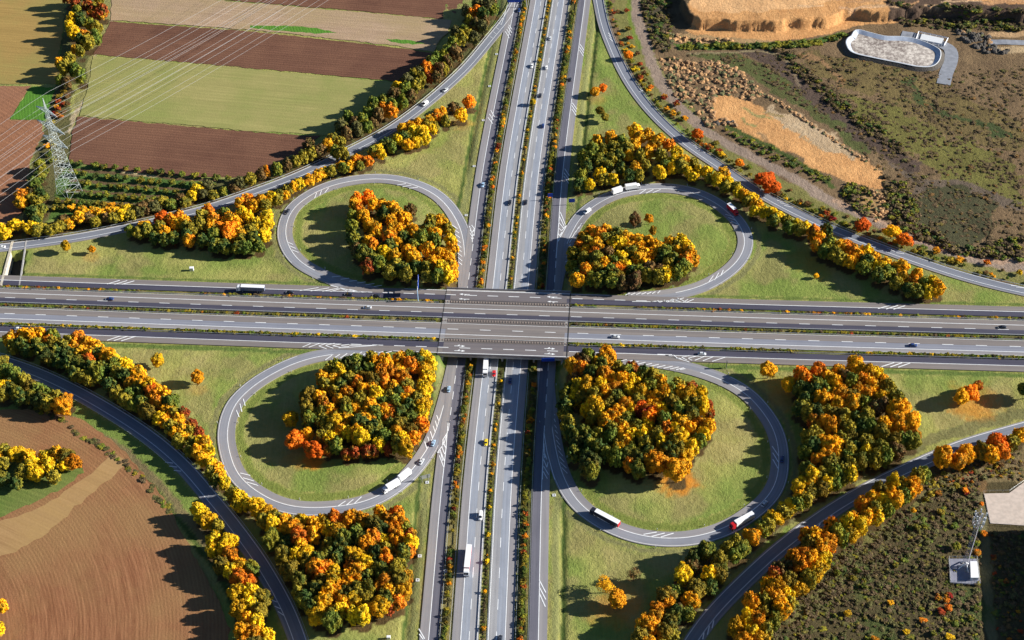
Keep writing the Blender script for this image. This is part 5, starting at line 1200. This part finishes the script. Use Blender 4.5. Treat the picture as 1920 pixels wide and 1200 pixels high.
# ------------------------------------------------------------------ pylon and cables
def pylon():
    bx, by, _ = G(131, 362)
    # height so that the top is seen where the photo shows it
    H = 60.0
    for _ in range(40):
        t = proj((bx, by, H))[1]; H += (t-184)*.3
    a1 = np.array(at(116, 229, 0)); a0 = np.array(at(61, 200, 0)); d = a1-a0; d /= np.linalg.norm(d); al = math.atan2(d[1], d[0])
    root = empty('electricity_pylon', (bx, by, 0), al); tag(root, 'tall grey-green lattice electricity pylon between the fields', 'pylon')
    ZT = H
    def hw(z): return 4.9*(1-z/ZT)**1.7+.75*(1-(z/ZT)**6)+.02
    mb = MB(); zs = list(np.linspace(0, 1, 15)**.9*ZT*.93)
    cr = [(-1, -1), (1, -1), (1, 1), (-1, 1)]
    for s in cr:
        m2 = MB()
        for i in range(len(zs)-1):
            m2.bar((s[0]*hw(zs[i]), s[1]*hw(zs[i]), zs[i]-(.6 if i == 0 else 0)), (s[0]*hw(zs[i+1]), s[1]*hw(zs[i+1]), zs[i+1]), .12)
        m2.bar((s[0]*hw(zs[-1]), s[1]*hw(zs[-1]), zs[-1]), (0, 0, ZT), .16)
        m2.build('leg', M['pylon'], root)
    for i in range(len(zs)-1):
        for k in range(4):
            s, t = cr[k], cr[(k+1) % 4]; h0, h1 = hw(zs[i]), hw(zs[i+1])
            mb.bar((s[0]*h0, s[1]*h0, zs[i]), (t[0]*h1, t[1]*h1, zs[i+1]), .055); mb.bar((t[0]*h0, t[1]*h0, zs[i]), (s[0]*h1, s[1]*h1, zs[i+1]), .055)
            mb.bar((s[0]*h1, s[1]*h1, zs[i+1]), (t[0]*h1, t[1]*h1, zs[i+1]), .07)
    mb.build('lattice', M['pylon'], root)
    arms = []
    for zf, L in ((.86, 9.5), (.70, 12.5), (.55, 11.5)):
        z = ZT*zf; m2 = MB()
        for s in (-1, 1):
            tip = np.array((s*L, 0, z+.4)); h = hw(z)
            for y_ in (-1, 1):
                lo = np.array((s*h, y_*h, z)); up = np.array((s*h*.8, y_*h*.8, z+2.4))
                m2.bar(lo, tip, .2); m2.bar(up, tip, .2)
                for t in (.25, .5, .75):
                    m2.bar(lo+(tip-lo)*t, up+(tip-up)*t, .09)
                    m2.bar(lo+(tip-lo)*t, up+(tip-up)*(t-.25), .09)
            for t in (.2, .4, .6, .8): m2.bar(np.array((s*h, -h, z))*(1-t)+tip*t, np.array((s*h, h, z))*(1-t)+tip*t, .08)
        m2.build('cross_arm', M['pylon'], root)
        for f in (-1, -.55, .55, 1): arms.append((f*L, z-2.2, zf))
        for f in (-1, -.55, .55, 1):
            m3 = MB(); m3.bar((f*L, 0, z+.3), (f*L, 0, z-2.2), .13); m3.build('insulator', M['glass'], root)
    c_, s_ = math.cos(al), math.sin(al)
    names = {.86: 'top', .70: 'middle', .55: 'bottom'}
    pos = {-1: 'outer left', -.55: 'inner left', .55: 'inner right', 1: 'outer right'}
    nrm = np.array([-s_, c_])
    if nrm[1] < 0: nrm = -nrm
    for (xa, z, zf) in arms+[(0, ZT+2.2, 1)]:
        p0 = np.array([bx+c_*xa, by+s_*xa])
        mb = MB(); pts = []
        for t in np.linspace(-330, 430, 60):
            d_ = nrm if t > 0 else nrm; q = p0+d_*t
            if t >= 0: dd = t*(430-t)/430/430*4*9.0; zz = z-dd
            else: dd = -t*(330+t)/330/330*4*8.0; zz = z-dd
            pts.append((q[0], q[1], zz))
        for i in range(len(pts)-1): mb.bar(pts[i], pts[i+1], .06, 3)
        o = mb.build('power_cable', M['cable'])
        key = [k for k in pos if zf != 1 and abs(k*{.86: 9.5, .70: 12.5, .55: 11.5}[zf]-xa) < .01]
        tag(o, 'earth wire from the very tip of the pylon' if zf == 1 else 'thin pale power cable from the %s end of the %s pylon arm' % (pos[key[0]], names[zf]), 'cable', 'power cables over the fields')
pylon()

# ------------------------------------------------------------------ radio mast and cabin
def mast():
    root = empty('radio_mast', (0, 0, 0)); tag(root, 'slim lattice radio mast with antenna head beside a white cabin', 'mast')
    bx, by, _ = G(1808, 1066); root.location = (bx, by, 1.0)
    H = 30
    for _ in range(40): H += (proj((bx, by, H))[1]-966)*.3
    tri = [(math.cos(a), math.sin(a)) for a in (.5, .5+2*PI/3, .5+4*PI/3)]
    hw = lambda z: 1.5-.5*z/H
    zs = np.linspace(0, H*.94, 24); mb = MB()
    for i in range(len(zs)-1):
        for k in range(3):
            s, t = tri[k], tri[(k+1) % 3]; a, b_ = hw(zs[i]), hw(zs[i+1])
            mb.bar((s[0]*a, s[1]*a, zs[i]), (s[0]*b_, s[1]*b_, zs[i+1]), .09); mb.bar((s[0]*a, s[1]*a, zs[i]), (t[0]*b_, t[1]*b_, zs[i+1]), .05); mb.bar((s[0]*b_, s[1]*b_, zs[i+1]), (t[0]*b_, t[1]*b_, zs[i+1]), .05)
    mb.build('lattice', M['mast'], root)
    mb = MB()
    for a in (0, PI/2, PI, 3*PI/2): mb.box(math.cos(a)*2.3-.5, math.cos(a)*2.3+.5, math.sin(a)*2.3-.5, math.sin(a)*2.3+.5, -.6, .5)
    mb.build('footing', M['concrete'], root)
    for a in (.3, .3+PI/2, .3+PI, .3+3*PI/2):
        mb = MB(); mb.bar((math.cos(a)*3.4, math.sin(a)*3.4, .1), (0, 0, 3.6), .3); mb.build('strut', M['white'], root)
    for zf in (.80, .88, .96):
        mb = MB(); z = H*zf
        for k in range(12):
            a, a2 = k*PI/6, (k+1)*PI/6; mb.bar((2.3*math.cos(a), 2.3*math.sin(a), z), (2.3*math.cos(a2), 2.3*math.sin(a2), z), .12)
        for k in range(6): a = k*PI/3; mb.bar((0, 0, z), (2.3*math.cos(a), 2.3*math.sin(a), z), .1)
        mb.build('platform', M['mast'], root)
    for zf, n_ in ((.83, 5), (.91, 6), (.98, 5)):
        for k in range(n_):
            a = k*2*PI/n_+zf*9; mb = MB(); x, y = 2.6*math.cos(a), 2.6*math.sin(a); mb.box(x-.26, x+.26, y-.26, y+.26, H*zf-1.1, H*zf+1.1); mb.build('antenna', M['offwhite'], root)
    ox = np.array(W2([(1779,1050),(1830,1050),(1835,1098),(1782,1094)]))
    mb = MB(); mb.hull([(*p, -.5) for p in ox[::-1]], [(*p, 1.0) for p in ox[::-1]]); o = mb.build('concrete_pad', flat('blue_grey_paving', (.21, .215, .27), .85, 0, .1, .5)); tag(o, 'grey paved square under the mast and white cabin', 'paving')
    cb = np.array(W2([(1817,1062),(1829,1062),(1832,1091),(1818,1091)]))
    r2 = empty('equipment_cabin', (0, 0, 0)); tag(r2, 'white equipment cabin on the paving at the mast foot', 'cabin')
    mb = MB(); mb.hull([(*p, .9) for p in cb[::-1]], [(*p, 3.4) for p in cb[::-1]]); mb.build('wall', M['offwhite'], r2)
    c_ = cb.mean(0); rf = c_+(cb-c_)*1.06; mb = MB(); mb.hull([(*p, 3.4) for p in rf[::-1]], [(*p, 3.65) for p in rf[::-1]]); mb.build('roof', M['white'], r2)
    e = (cb[2]-cb[3]); e /= np.linalg.norm(e); n_ = np.array([e[1], -e[0]]); p = (cb[2]+cb[3])/2+n_*.02
    if np.dot(n_, p-c_) < 0: n_ = -n_
    mb = MB(); q = [p-e*.5, p+e*.5, p+e*.5+n_*.05, p-e*.5+n_*.05]; mb.hull([(*x, 1.0) for x in q], [(*x, 3.0) for x in q]); mb.build('door', M['steel'], r2)
    for k in range(4):
        pass
    mb = MB(); fe = c0 = ox.mean(0)+(ox-ox.mean(0))*1.04
    for i in range(4):
        a, b_ = fe[i], fe[(i+1) % 4]
        for z in (1.0, 2.0, 2.7): mb.bar((*a, z), (*b_, z), .04)
        for t in np.linspace(0, 1, 9)[:-1]: q = a+(b_-a)*t; mb.bar((*q, 0), (*q, 2.8), .05)
    o = mb.build('fence', M['steel']); tag(o, 'thin wire fence around the mast paving', 'fence')
mast()
def lot_fence():
    P = np.array(W2([(1921,903),(1892,923),(1843,924),(1855,984),(1921,988)])); mb = MB()
    for i in range(len(P)-1):
        a, b_ = P[i], P[i+1]; n_ = max(2, int(np.linalg.norm(b_-a)/3))
        for k in range(n_+1): q = a+(b_-a)*k/n_; mb.bar((*q, 0), (*q, 1.9), .05)
        for z in (1.3, 1.9): mb.bar((*a, z), (*b_, z), .03)
    o = mb.build('fence', M['steel']); tag(o, 'thin wire fence around the pale gravel lot', 'fence')
lot_fence()
def hall():
    root = empty('unseen_building', (0, 0, 0)); tag(root, 'unseen building added beyond the lower right corner to shade it', 'building')  # unseen building, added out of frame to throw shadow into the corner
    P = np.array(W2([(1962,992),(2240,985),(2300,1300),(1985,1300)]))
    mb = MB(); mb.hull([(*p, -1) for p in P[::-1]], [(*p, 14) for p in P[::-1]]); mb.build('wall', M['offwhite'], root)
    c_ = P.mean(0); Q = c_+(P-c_)*1.01; mb = MB(); mb.hull([(*p, 14) for p in Q[::-1]], [(*p, 14.5) for p in Q[::-1]]); mb.build('roof', M['concrete'], root)
hall()

# ------------------------------------------------------------------ vehicles
def wheel(mb, x, y, r=.33, w=.24): mb.cyl(x, y, r, r, w)
def car_parts(root, paint_, van=False, L=4.5, W_=1.82, H_=1.46):
    hw = W_/2; mb = MB()
    if van: prof = [(-L/2, .45, 1.0), (-L/2+.1, .3, 1.15), (L/2-1.1, .3, 1.1), (L/2-.25, .3, .95), (L/2, .4, .75)]
    else: prof = [(-L/2, .45, .82), (-L/2+.25, .28, .98), (-.9, .24, .96), (.9, .24, .92), (L/2-.45, .26, .78), (L/2, .42, .62)]
    rings = []
    for (x, z0, z1) in prof:
        k = .86 if x in (prof[0][0], prof[-1][0]) else 1.0; a = hw*k
        rings.append([(x, -a*.93, z0), (x, -a, z0+.12), (x, -a, z1-.15), (x, -a*.86, z1), (x, a*.86, z1), (x, a, z1-.15), (x, a, z0+.12), (x, a*.93, z0)])
    b0 = 0
    for r in rings: mb.V += r
    n_ = 8
    for i in range(len(rings)-1):
        for k in range(n_): mb.F.append((i*n_+k, i*n_+(k+1) % n_, (i+1)*n_+(k+1) % n_, (i+1)*n_+k)); mb.mi.append(0); mb.uv += [(0, 0)]*4
    mb.F.append(tuple(range(n_))[::-1]); mb.mi.append(0); mb.uv += [(0, 0)]*n_
    e = (len(rings)-1)*n_; mb.F.append(tuple(range(e, e+n_))); mb.mi.append(0); mb.uv += [(0, 0)]*n_
    bod = mb.build('body', M[paint_], root, True)
    mb = MB()
    if van:
        x0, x1, t0, t1 = -L/2+.08, L/2-.9, -L/2+.15, L/2-1.6; zb, zt = 1.08, H_
    else: x0, x1, t0, t1 = -L/2+.55, L/2-1.25, -L/2+1.15, L/2-1.95; zb, zt = .93, H_-.05
    a, c_ = hw*.86, hw*.70
    mb.hull([(x0, -a, zb), (x1, -a, zb), (x1, a, zb), (x0, a, zb)], [(t0, -c_, zt), (t1, -c_, zt), (t1, c_, zt), (t0, c_, zt)]); mb.build('window', M['glass'], root)
    mb = MB(); mb.hull([(t0-.05, -c_-.02, zt-.02), (t1+.05, -c_-.02, zt-.02), (t1+.05, c_+.02, zt-.02), (t0-.05, c_+.02, zt-.02)], [(t0+.08, -c_+.1, zt+.07), (t1-.08, -c_+.1, zt+.07), (t1-.08, c_-.1, zt+.07), (t0+.08, c_-.1, zt+.07)]); mb.build('roof', M[paint_], root)
    if van:
        mb = MB(); mb.hull([(x0, -a-.02, zb), (x1-1.2, -a-.02, zb), (x1-1.2, a+.02, zb), (x0, a+.02, zb)], [(t0-.03, -c_-.03, zt), (t1-.8, -c_-.03, zt), (t1-.8, c_+.03, zt), (t0-.03, c_+.03, zt)]); mb.build('cargo_body', M[paint_], root)
    for sx in (-L/2+.8, L/2-.85):
        for sy in (-1, 1):
            mb = MB(); wheel(mb, sx, sy*(hw-.08)); wh = mb.build('wheel', M['rubber'], root); mb = MB(); mb.cyl(sx, sy*(hw+.03), .33, .2, .05); mb.build('rim', M['steel'], wh)
    for sy in (-1, 1):
        mb = MB(); mb.box(L/2-.16, L/2+.01, sy*hw*.62-.18, sy*hw*.62+.18, .56, .70); mb.build('headlight', M['lamp'], bod)
        mb = MB(); mb.box(-L/2-.01, -L/2+.12, sy*hw*.66-.16, sy*hw*.66+.16, .66, .80); mb.build('tail_light', M['tail'], bod)
def heading(px, py, dx, dy):
    a = G(px, py); b_ = G(px+dx, py+dy); return math.atan2(b_[1]-a[1], b_[0]-a[0])
def vroot(name, px, py, dx, dy, zc=.7):
    x, y, z = G(px, py, zc); r = empty(name, (x, y, z+(ZR+.10 if abs(float(v_of(x, y))) > 28 else .52)), heading(px, py, dx, dy))
    return r
def on_ew(py): return False
CARS = [
 (997,124,-4,26,'whitecar',0,'white car driving down the left vertical carriageway near the top'),
 (1031,72,3,-26,'silver',0,'silver car near the top of the right vertical carriageway'),
 (1024,127,3,-26,'whitecar',0,'white car above the black one on the right vertical carriageway'),
 (1013,179,3,-26,'darkcar',0,'black car in the inner lane of the right vertical carriageway'),
 (1018,236,3,-26,'navy',0,'dark blue car on the right vertical carriageway above the bridge'),
 (1069,149,3,-24,'darkcar',0,'dark car alone on the upper right collector road'),
 (973,20,-5,24,'navy',0,'dark car under the sign gantry at the top'),
 (905,347,-5,28,'skyblue',0,'light blue car on the upper left collector road'),
 (956,380,-3,28,'darkcar',0,'black car on the left vertical carriageway above the bridge'),
 (986,379,3,-28,'darkcar',0,'black car on the right vertical carriageway level with the blue signs'),
 (926,701,-2,28,'red',0,'red car just below the bridge beside the white truck'),
 (956,714,2,-28,'navy',0,'dark blue car driving towards the bridge from below'),
 (841,730,4,-30,'skyblue',0,'blue car alone on the left collector just below the bridge'),
 (911,830,-3,28,'yellow',0,'bright yellow car below the bridge'),
 (812,831,11,-25,'skyblue',0,'pale blue car leaving the lower left loop at the hatching'),
 (790,866,14,-20,'silver',0,'silver car between the white trailer truck and the blue car'),
 (901,968,-3,28,'whitecar',1,'white van on the left vertical carriageway above the long truck'),
 (938,1199,2,-28,'darkcar',0,'dark car at the bottom edge on the right vertical carriageway'),
 (544,548.5,-28,-1,'darkcar',0,'black car directly behind the long white truck'),
 (654,552,-28,-1,'darkcar',0,'black car entering where the upper left loop leaves'),
 (706,555,-28,-1,'darkcar',0,'black car nearest the tall blue gantry sign'),
 (689,577,-28,-1,'silver',0,'silver-blue estate car on the upper horizontal carriageway'),
 (206,561,-28,-1,'navy',0,'blue car at left on the upper horizontal carriageway'),
 (35,617,28,1,'whitecar',0,'white car at the left end of the lower collector road'),
 (1154,632,28,1,'silver',0,'silver car right of the bridge on the lower horizontal carriageway'),
 (1316,664,28,1,'silver',0,'silver car on the lower collector beside the painted gore'),
 (1879,614,-28,-1,'darkcar',0,'black car at the far right on the upper horizontal carriageway'),
 (1712,648,28,1,'navy',0,'dark blue car at right on the lower horizontal carriageway'),
 (835,169,-22,17,'silver',0,'silver car on the upper left ramp ahead of the white van'),
 (797,195,-22,16,'whitecar',1,'white van on the upper left ramp'),
 (3,464,-26,3,'whitecar',0,'white car at the left edge on the upper left ramp'),
 (539,397,-10,16,'darkcar',0,'black car on the outer side of the upper left loop'),
 (1101,397,-18,14,'whitecar',1,'small white van in the upper right loop'),
 (1433,945,14,-17,'silver',0,'silver car behind the red-cabbed truck in the lower right loop'),
 (1466,861,2,-26,'navy',0,'dark car in the shade at the right of the lower right loop'),
 (10,684,26,8,'whitecar',1,'pale van half hidden by trees on the lower left ramp'),
]
for (px, py, dx, dy, c, van, lab) in CARS:
    r = vroot('van' if van else 'car', px, py, dx, dy, .8); 
    car_parts(r, c, bool(van), 5.2 if van else 4.6, 1.95 if van else 1.84, 2.1 if van else 1.48)
    tag(r, lab, 'van' if van else 'car', 'cars on the motorway junction')
def cab(root0, paint_, x0=0, H_=3.2, L=2.1):
    """cab whose rear is at x0, nose at x0+L"""
    mb = MB(); pr = [(x0, .75), (x0+L, .55), (x0+L, 1.75), (x0+L-.25, H_-.35), (x0+L-.7, H_), (x0, H_+.1)]
    mb.hull([(a, -1.2, b_) for a, b_ in pr], [(a, 1.2, b_) for a, b_ in pr]); root = mb.build('cab', M[paint_], root0)
    mb = MB(); mb.hull([(x0+L+.015, -1.05, 1.75), (x0+L+.015, 1.05, 1.75), (x0+L-.2, 1.05, H_-.45), (x0+L-.2, -1.05, H_-.45)], [(x0+L+.04, -1.05, 1.75), (x0+L+.04, 1.05, 1.75), (x0+L-.17, 1.05, H_-.45), (x0+L-.17, -1.05, H_-.45)]); mb.build('windscreen', M['glass'], root)
    for s in (-1, 1):
        mb = MB(); mb.box(x0+L-1.2, x0+L-.45, s*1.215-.01, s*1.215+.01, 1.7, 2.5); mb.build('side_window', M['glass'], root)
        mb = MB(); mb.box(x0+L-.05, x0+L+.03, s*.9-.18, s*.9+.18, .75, .95); mb.build('headlight', M['lamp'], root)
    mb = MB(); mb.box(x0+L-.1, x0+L+.12, -1.15, 1.15, .4, .72); mb.build('bumper', M['black'], root)
def cargo(root, x0, x1, paint_, roof='white', z0=1.15, z1=3.95, door=None):
    mb = MB(); mb.box(x0, x1, -1.27, 1.27, z0, z1-.08); cbx = mb.build('cargo_box', M[paint_], root)
    mb = MB(); mb.box(x0-.02, x1+.02, -1.29, 1.29, z1-.08, z1, 0, .05, .05); mb.build('cargo_roof', M[roof], root)
    mb = MB(); mb.box(x0+.2, x1-.2, -.5, .5, .8, z0); mb.build('chassis', M['black'], root)
    mb = MB(); mb.box(x0-.05, x0-.022, -1.2, 1.2, z0+.05, z1-.15); mb.build('rear_door', M[door or paint_], cbx)
def wheels(root, xs, r=.5):
    for x in xs:
        for s in (-1, 1): mb = MB(); mb.cyl(x, s*1.05, r, r, .38, n=16); wh = mb.build('wheel', M['rubber'], root); mb = MB(); mb.cyl(x, s*1.2, r, r*.55, .12, n=12); mb.build('rim', M['steel'], wh)
def semi(px, py, dx, dy, body, cabc, lab, roof='white', L=13.6, door=None):
    r = vroot('truck', px, py, dx, dy, 2.0); f = (L+2.8)/2
    cargo(r, -f, -f+L, body, roof, door=door); cab(r, cabc, -f+L+.5, 3.5, 2.3)
    wheels(r, (-f+1.6, -f+2.9, -f+4.2, -f+L-.8, f-1.3+.4)); tag(r, lab, 'truck', 'trucks on the motorway junction'); return r
def drawbar(px, py, dx, dy, body, lab):
    r = vroot('truck', px, py, dx, dy, 2.0)
    cargo(r, -.2, 6.9, body); cab(r, body, 7.1, 3.0, 2.1); wheels(r, (.9, 2.1, 8.0))
    tag(r, lab, 'truck', 'trucks on the motorway junction')
    return r
semi(470,542,-28,-1.2,'slate','white','long white truck at the head of the upper collector queue')
semi(911,684,-2,28,'white','white','white truck half under the lower edge of the bridge')
semi(877,1052,-3,28,'pinkish','white','long white truck near the bottom of the left vertical carriageway')
semi(1134,971,-27,-14,'darkcar','darkcar','black truck with white roof and red rear in the lower right loop','white',13.6,'red')
semi(1391,978,-22,12,'white','red','white tanker-like truck with a red cab in the lower right loop','white',11.0)
r = vroot('truck', 1372, 393, 13, 12, 1.8); cargo(r, -3.6, 3.2, 'red'); cab(r, 'red', 3.4, 3.0, 2.0); wheels(r, (-2.2, 4.4)); tag(r, 'short red lorry with a white roof in the upper right loop', 'truck', 'trucks on the motorway junction')
def trailer(px, py, dx, dy, L, lab):
    r = vroot('trailer', px, py, dx, dy, 2.0); cargo(r, -L/2, L/2, 'white'); wheels(r, (-L/2+1.5, L/2-1.5))
    mb = MB(); mb.bar((L/2, 0, .9), (L/2+1.6, 0, .9), .1); mb.build('drawbar', M['black'], r); tag(r, lab, 'trailer', 'trailers of the drawbar trucks')
r = vroot('truck', 1186, 351, 20, -3, 2.0); cargo(r, -4.6, 2.6, 'white'); cab(r, 'white', 2.8, 3.0, 2.0); wheels(r, (-3.4, -2.2, 3.8)); tag(r, 'white box truck pulling a trailer into the upper right loop', 'truck', 'trucks on the motorway junction')
trailer(1157,358.5,20,-7,6.6,'white box trailer behind the truck in the upper right loop')
r = vroot('truck', 734, 912.5, -20, 11, 2.0); cargo(r, -4.6, 2.8, 'white'); cab(r, 'white', 3.0, 3.0, 2.0); wheels(r, (-3.4, -2.2, 4.0)); tag(r, 'white box truck at the lower right of the lower left loop', 'truck', 'trucks on the motorway junction')
trailer(759,892,-19,14,7.4,'white box trailer behind the truck in the lower left loop')

# ------------------------------------------------------------------ signs and small things
def sign(px, py, w, h, zc, lab, mat='blue_sign', yaw=0.0, back=None):
    x, y, z = G(px, py, zc); root = empty('road_sign', (x, y, z), yaw); tag(root, lab, 'sign')
    mb = MB(); mb.box(-w/2, w/2, -.08, .0, zc-h/2, zc+h/2); mb.build('sign_panel', M[mat], root)
    if mat == 'blue_sign':
        mb = MB()
        for a in (-1, 1): mb.box(a*(w/2-.12)-.05, a*(w/2-.12)+.05, -.11, -.08, zc-h/2+.1, zc+h/2-.1)
        for a in (-1, 1): mb.box(-w/2+.07, w/2-.07, -.11, -.08, zc+a*(h/2-.12)-.05, zc+a*(h/2-.12)+.05)
        mb.build('sign_border', M['offwhite'] if False else M['blue_sign'], root)
    for a in (-.32, .32): mb = MB(); mb.bar((a*w, .12, -.5), (a*w, .12, zc+h/2-.1), .12, 6); mb.build('post', M['steel'], root)
sign(1032, 366, 3.2, 2.6, 4.0, 'blue road sign between the carriageway and the right collector')
sign(1072, 376, 3.8, 2.8, 3.6, 'blue road sign on the grass right of the right collector')
sign(797, 894, 5.4, 2.6, 3.6, 'dark back of a road sign below the lower left loop exit', 'steel', PI+.3)
sign(1363, 682, 1.2, 4.5, 3.4, 'narrow grey sign beside the start of the lower right loop', 'steel', PI/2)
def bridge_sign():
    x, y, z = G(1026, 674, 0); root = empty('bridge_sign', (0, 0, 0)); tag(root, 'wide blue direction sign hung on the lower face of the bridge', 'sign')
    yy = float(np.interp(x, EW[:, 0], EW[:, 1]))-27.3; x = float(np.interp(yy, NS[:, 1], NS[:, 0]))+25.3
    yy = float(np.interp(x, EW[:, 0], EW[:, 1]))-27.35
    mb = MB(); mb.box(x-3.6, x+3.6, yy-.4, yy-.2, -1.6, .9); mb.build('sign_panel', M['blue_sign'], root)
    mb = MB(); mb.box(x-2.6, x-2.4, yy-.2, yy+.4, -.9, .7); mb.box(x+2.4, x+2.6, yy-.2, yy+.4, -.9, .7); mb.build('bracket', M['steel'], root)
bridge_sign()
def gantry(px, py, lab, reach, H_=8.5, side=1, panels=((.35, .95),), ns=False):
    x, y, z = G(px, py); t = 0
    root = empty('sign_gantry', (x, y, z), 0 if not ns else -PI/2); tag(root, lab, 'sign gantry')
    mb = MB(); mb.bar((0, 0, -.5), (0, 0, H_), .32, 8, .25); mb.build('post', M['skyblue'] if not ns else M['steel'], root)
    mb = MB()
    for z_ in (H_-.3, H_-1.8): mb.bar((0, 0, z_), (0, side*reach, z_), .2, 6)
    for k in range(5): mb.bar((0, side*reach*k/5, H_-1.8), (0, side*reach*(k+1)/5, H_-.3), .12)
    mb.build('beam', M['steel'], root)
    for a, b_ in panels:
        mb = MB(); mb.box(.25, .4, min(side*reach*a, side*reach*b_), max(side*reach*a, side*reach*b_), H_-3.3, H_+1.0); mb.build('sign_panel', M['blue_sign'], root)
        mb = MB(); mb.box(.41, .44, min(side*reach*(a+.04), side*reach*(b_-.04)), max(side*reach*(a+.04), side*reach*(b_-.04)), H_-.4, H_-.1); mb.build('sign_line', M['white'], root)
gantry(784, 565, 'tall blue gantry sign over the upper collector left of the bridge', 13.0, 8.5, 1, ((.30, .56), (.68, .95)))
gantry(987, 14, 'dark sign gantry crossing the left collector at the top edge', 14, 8.0, -1, ((.3, .95),), True)
# pads
PADS = [(787,1043,'beside the bottom wood'),(783,1088,'below another one beside the bottom wood'),(850,915,'in the left shrub strip below the yellow car'),(835,1071,'in the left shrub strip beside the long truck'),(801,905,'right of the dark sign back'),
        (797,799,'at the right edge of the lower left loop wood'),(864,784,'in the left shrub strip below the bridge'),(889,312,'above the upper left loop exit'),(874,404,'at the tip of the upper left loop exit'),(931,102,'topmost on the upper left grass wedge'),
        (918,162,'middle one on the upper left grass wedge'),(906,226,'lowest on the upper left grass wedge'),(1039,929,'left of the lower right loop')]
for px, py, w in PADS:
    x, y, z = G(px, py); z = float(terrain_z(x, y)); r = empty('manhole', (x, y, z)); tag(r, 'small pale concrete shaft cover '+w, 'shaft cover', 'concrete shaft covers on the verges')
    mb = MB(); mb.box(-.9, .9, -.9, .9, -.4, .35, 0, .06, .06); mb.build('slab', M['offwhite'], r); mb = MB(); mb.cyl(0.1, 0, .38, .35, .08, 'z'); mb.build('lid', M['rubber'], r)
def cabinet(px, py, s, lab):
    x, y, z = G(px, py); z = float(terrain_z(x, y)); r = empty('utility_cabinet', (x, y, z)); tag(r, lab, 'cabinet')
    mb = MB(); mb.box(-s, s, -s*.7, s*.7, -.3, s*2.0); mb.build('housing', M['offwhite'], r); mb = MB(); mb.box(-s*1.12, s*1.12, -s*.82, s*.82, s*2.0, s*2.2, 0, .1, .1); mb.build('roof', M['white'], r)
    mb = MB(); mb.box(-s*.6, s*.6, -s*.7-.04, -s*.7, .1, s*1.8); mb.build('door', M['steel'], r)
cabinet(360, 507, 1.1, 'small white cabinet on the grass above the long white truck'); cabinet(729, 1198, .8, 'small grey cabinet at the bottom edge on the grass')
# marker posts along loops
n = 0
for nm, P in loopP.items():
    S = cumlen(P)[-1]; N = normals2(P)
    for side, off in (('inner', 9.9), ('outer', -.9)):
        k = 0
        for i in range(14, len(P)-14, 14):
            x, y = P[i]+N[i]*off
            mb = MB(); mb.box(-.14, .14, -.14, .14, -.6, 1.1, 0, .02, .02); mb.box(-.145, .145, -.145, .145, .78, .92, 1)
            if n == 0: o = mb.build('marker_post', [M['white'], M['black']]); pm = o.data
            else: o = bpy.data.objects.new('marker_post', pm); C.objects.link(o)
            o.location = (x, y, float(h_road(x, y))+ZR-.1); n += 1; k += 1
            tag(o, 'white marker post, %s along the %s edge of the %s loop' % (ORD[min(19, k-1)], side, nm), 'marker post', 'white marker posts along the loops')
# underpass at the left edge
def underpass():
    P = W2([(6,516),(17,474),(47,470),(40,516)]); root = empty('underpass', (0, 0, 0)); tag(root, 'concrete-walled underpass opening at the left edge between ramp and motorway', 'underpass')
    mb = MB(); mb.quad([(*p, -6.6) for p in P[::-1]]); mb.build('roadway', M['rubber'], root)  # near-black floor: the deep shade of the opening is put into its colour
    c_ = np.mean(P, 0)
    for a, b_ in ((P[0], P[1]), (P[2], P[3])):
        a, b_ = np.array(a), np.array(b_); t = (b_-a)/np.linalg.norm(b_-a); a = a-t*10; b_ = b_+t*10
        n_ = np.array([t[1], -t[0]]); n_ = n_ if np.dot(n_, a-c_) > 0 else -n_
        mb = MB(); w_ = 1.1 if a[0] < c_[0]-1 else .5; q = [a-n_*w_, b_-n_*w_, b_+n_*.3, a+n_*.3]; mb.hull([(*p, -7.5) for p in q], [(*p, .5) for p in q]); mb.build('retaining_wall', M['stonewall' if w_ > 1 else 'concrete'], root)
underpass()

# ------------------------------------------------------------------ light
w = bpy.data.worlds.new('World'); scene.world = w; w.use_nodes = True
nt = w.node_tree; bg = nt.nodes['Background']; sky = nt.nodes.new('ShaderNodeTexSky'); sky.sky_type = 'NISHITA'; sky.sun_disc = False; sky.ozone_density = 4.0; sky.dust_density = 0.2; sky.air_density = .9
SEL = math.radians(24)
sky.sun_elevation = SEL; sky.sun_rotation = math.radians(90); nt.links.new(sky.outputs[0], bg.inputs['Color']); bg.inputs['Strength'].default_value = .05
sl = bpy.data.lights.new('sun', 'SUN'); sl.energy = 5.0; sl.angle = math.radians(.5); sl.color = (1, .95, .86)
so = bpy.data.objects.new('sun', sl); C.objects.link(so)
d = Vector((-math.cos(SEL), -.03*math.cos(SEL), -math.sin(SEL))); so.rotation_euler = d.to_track_quat('-Z', 'Y').to_euler()
scene.render.engine = 'CYCLES'
scene.view_settings.view_transform = 'Standard'; scene.view_settings.look = 'None'; scene.view_settings.exposure = .98; scene.view_settings.gamma = 1
scene.render.resolution_x = 1024; scene.render.resolution_y = 640
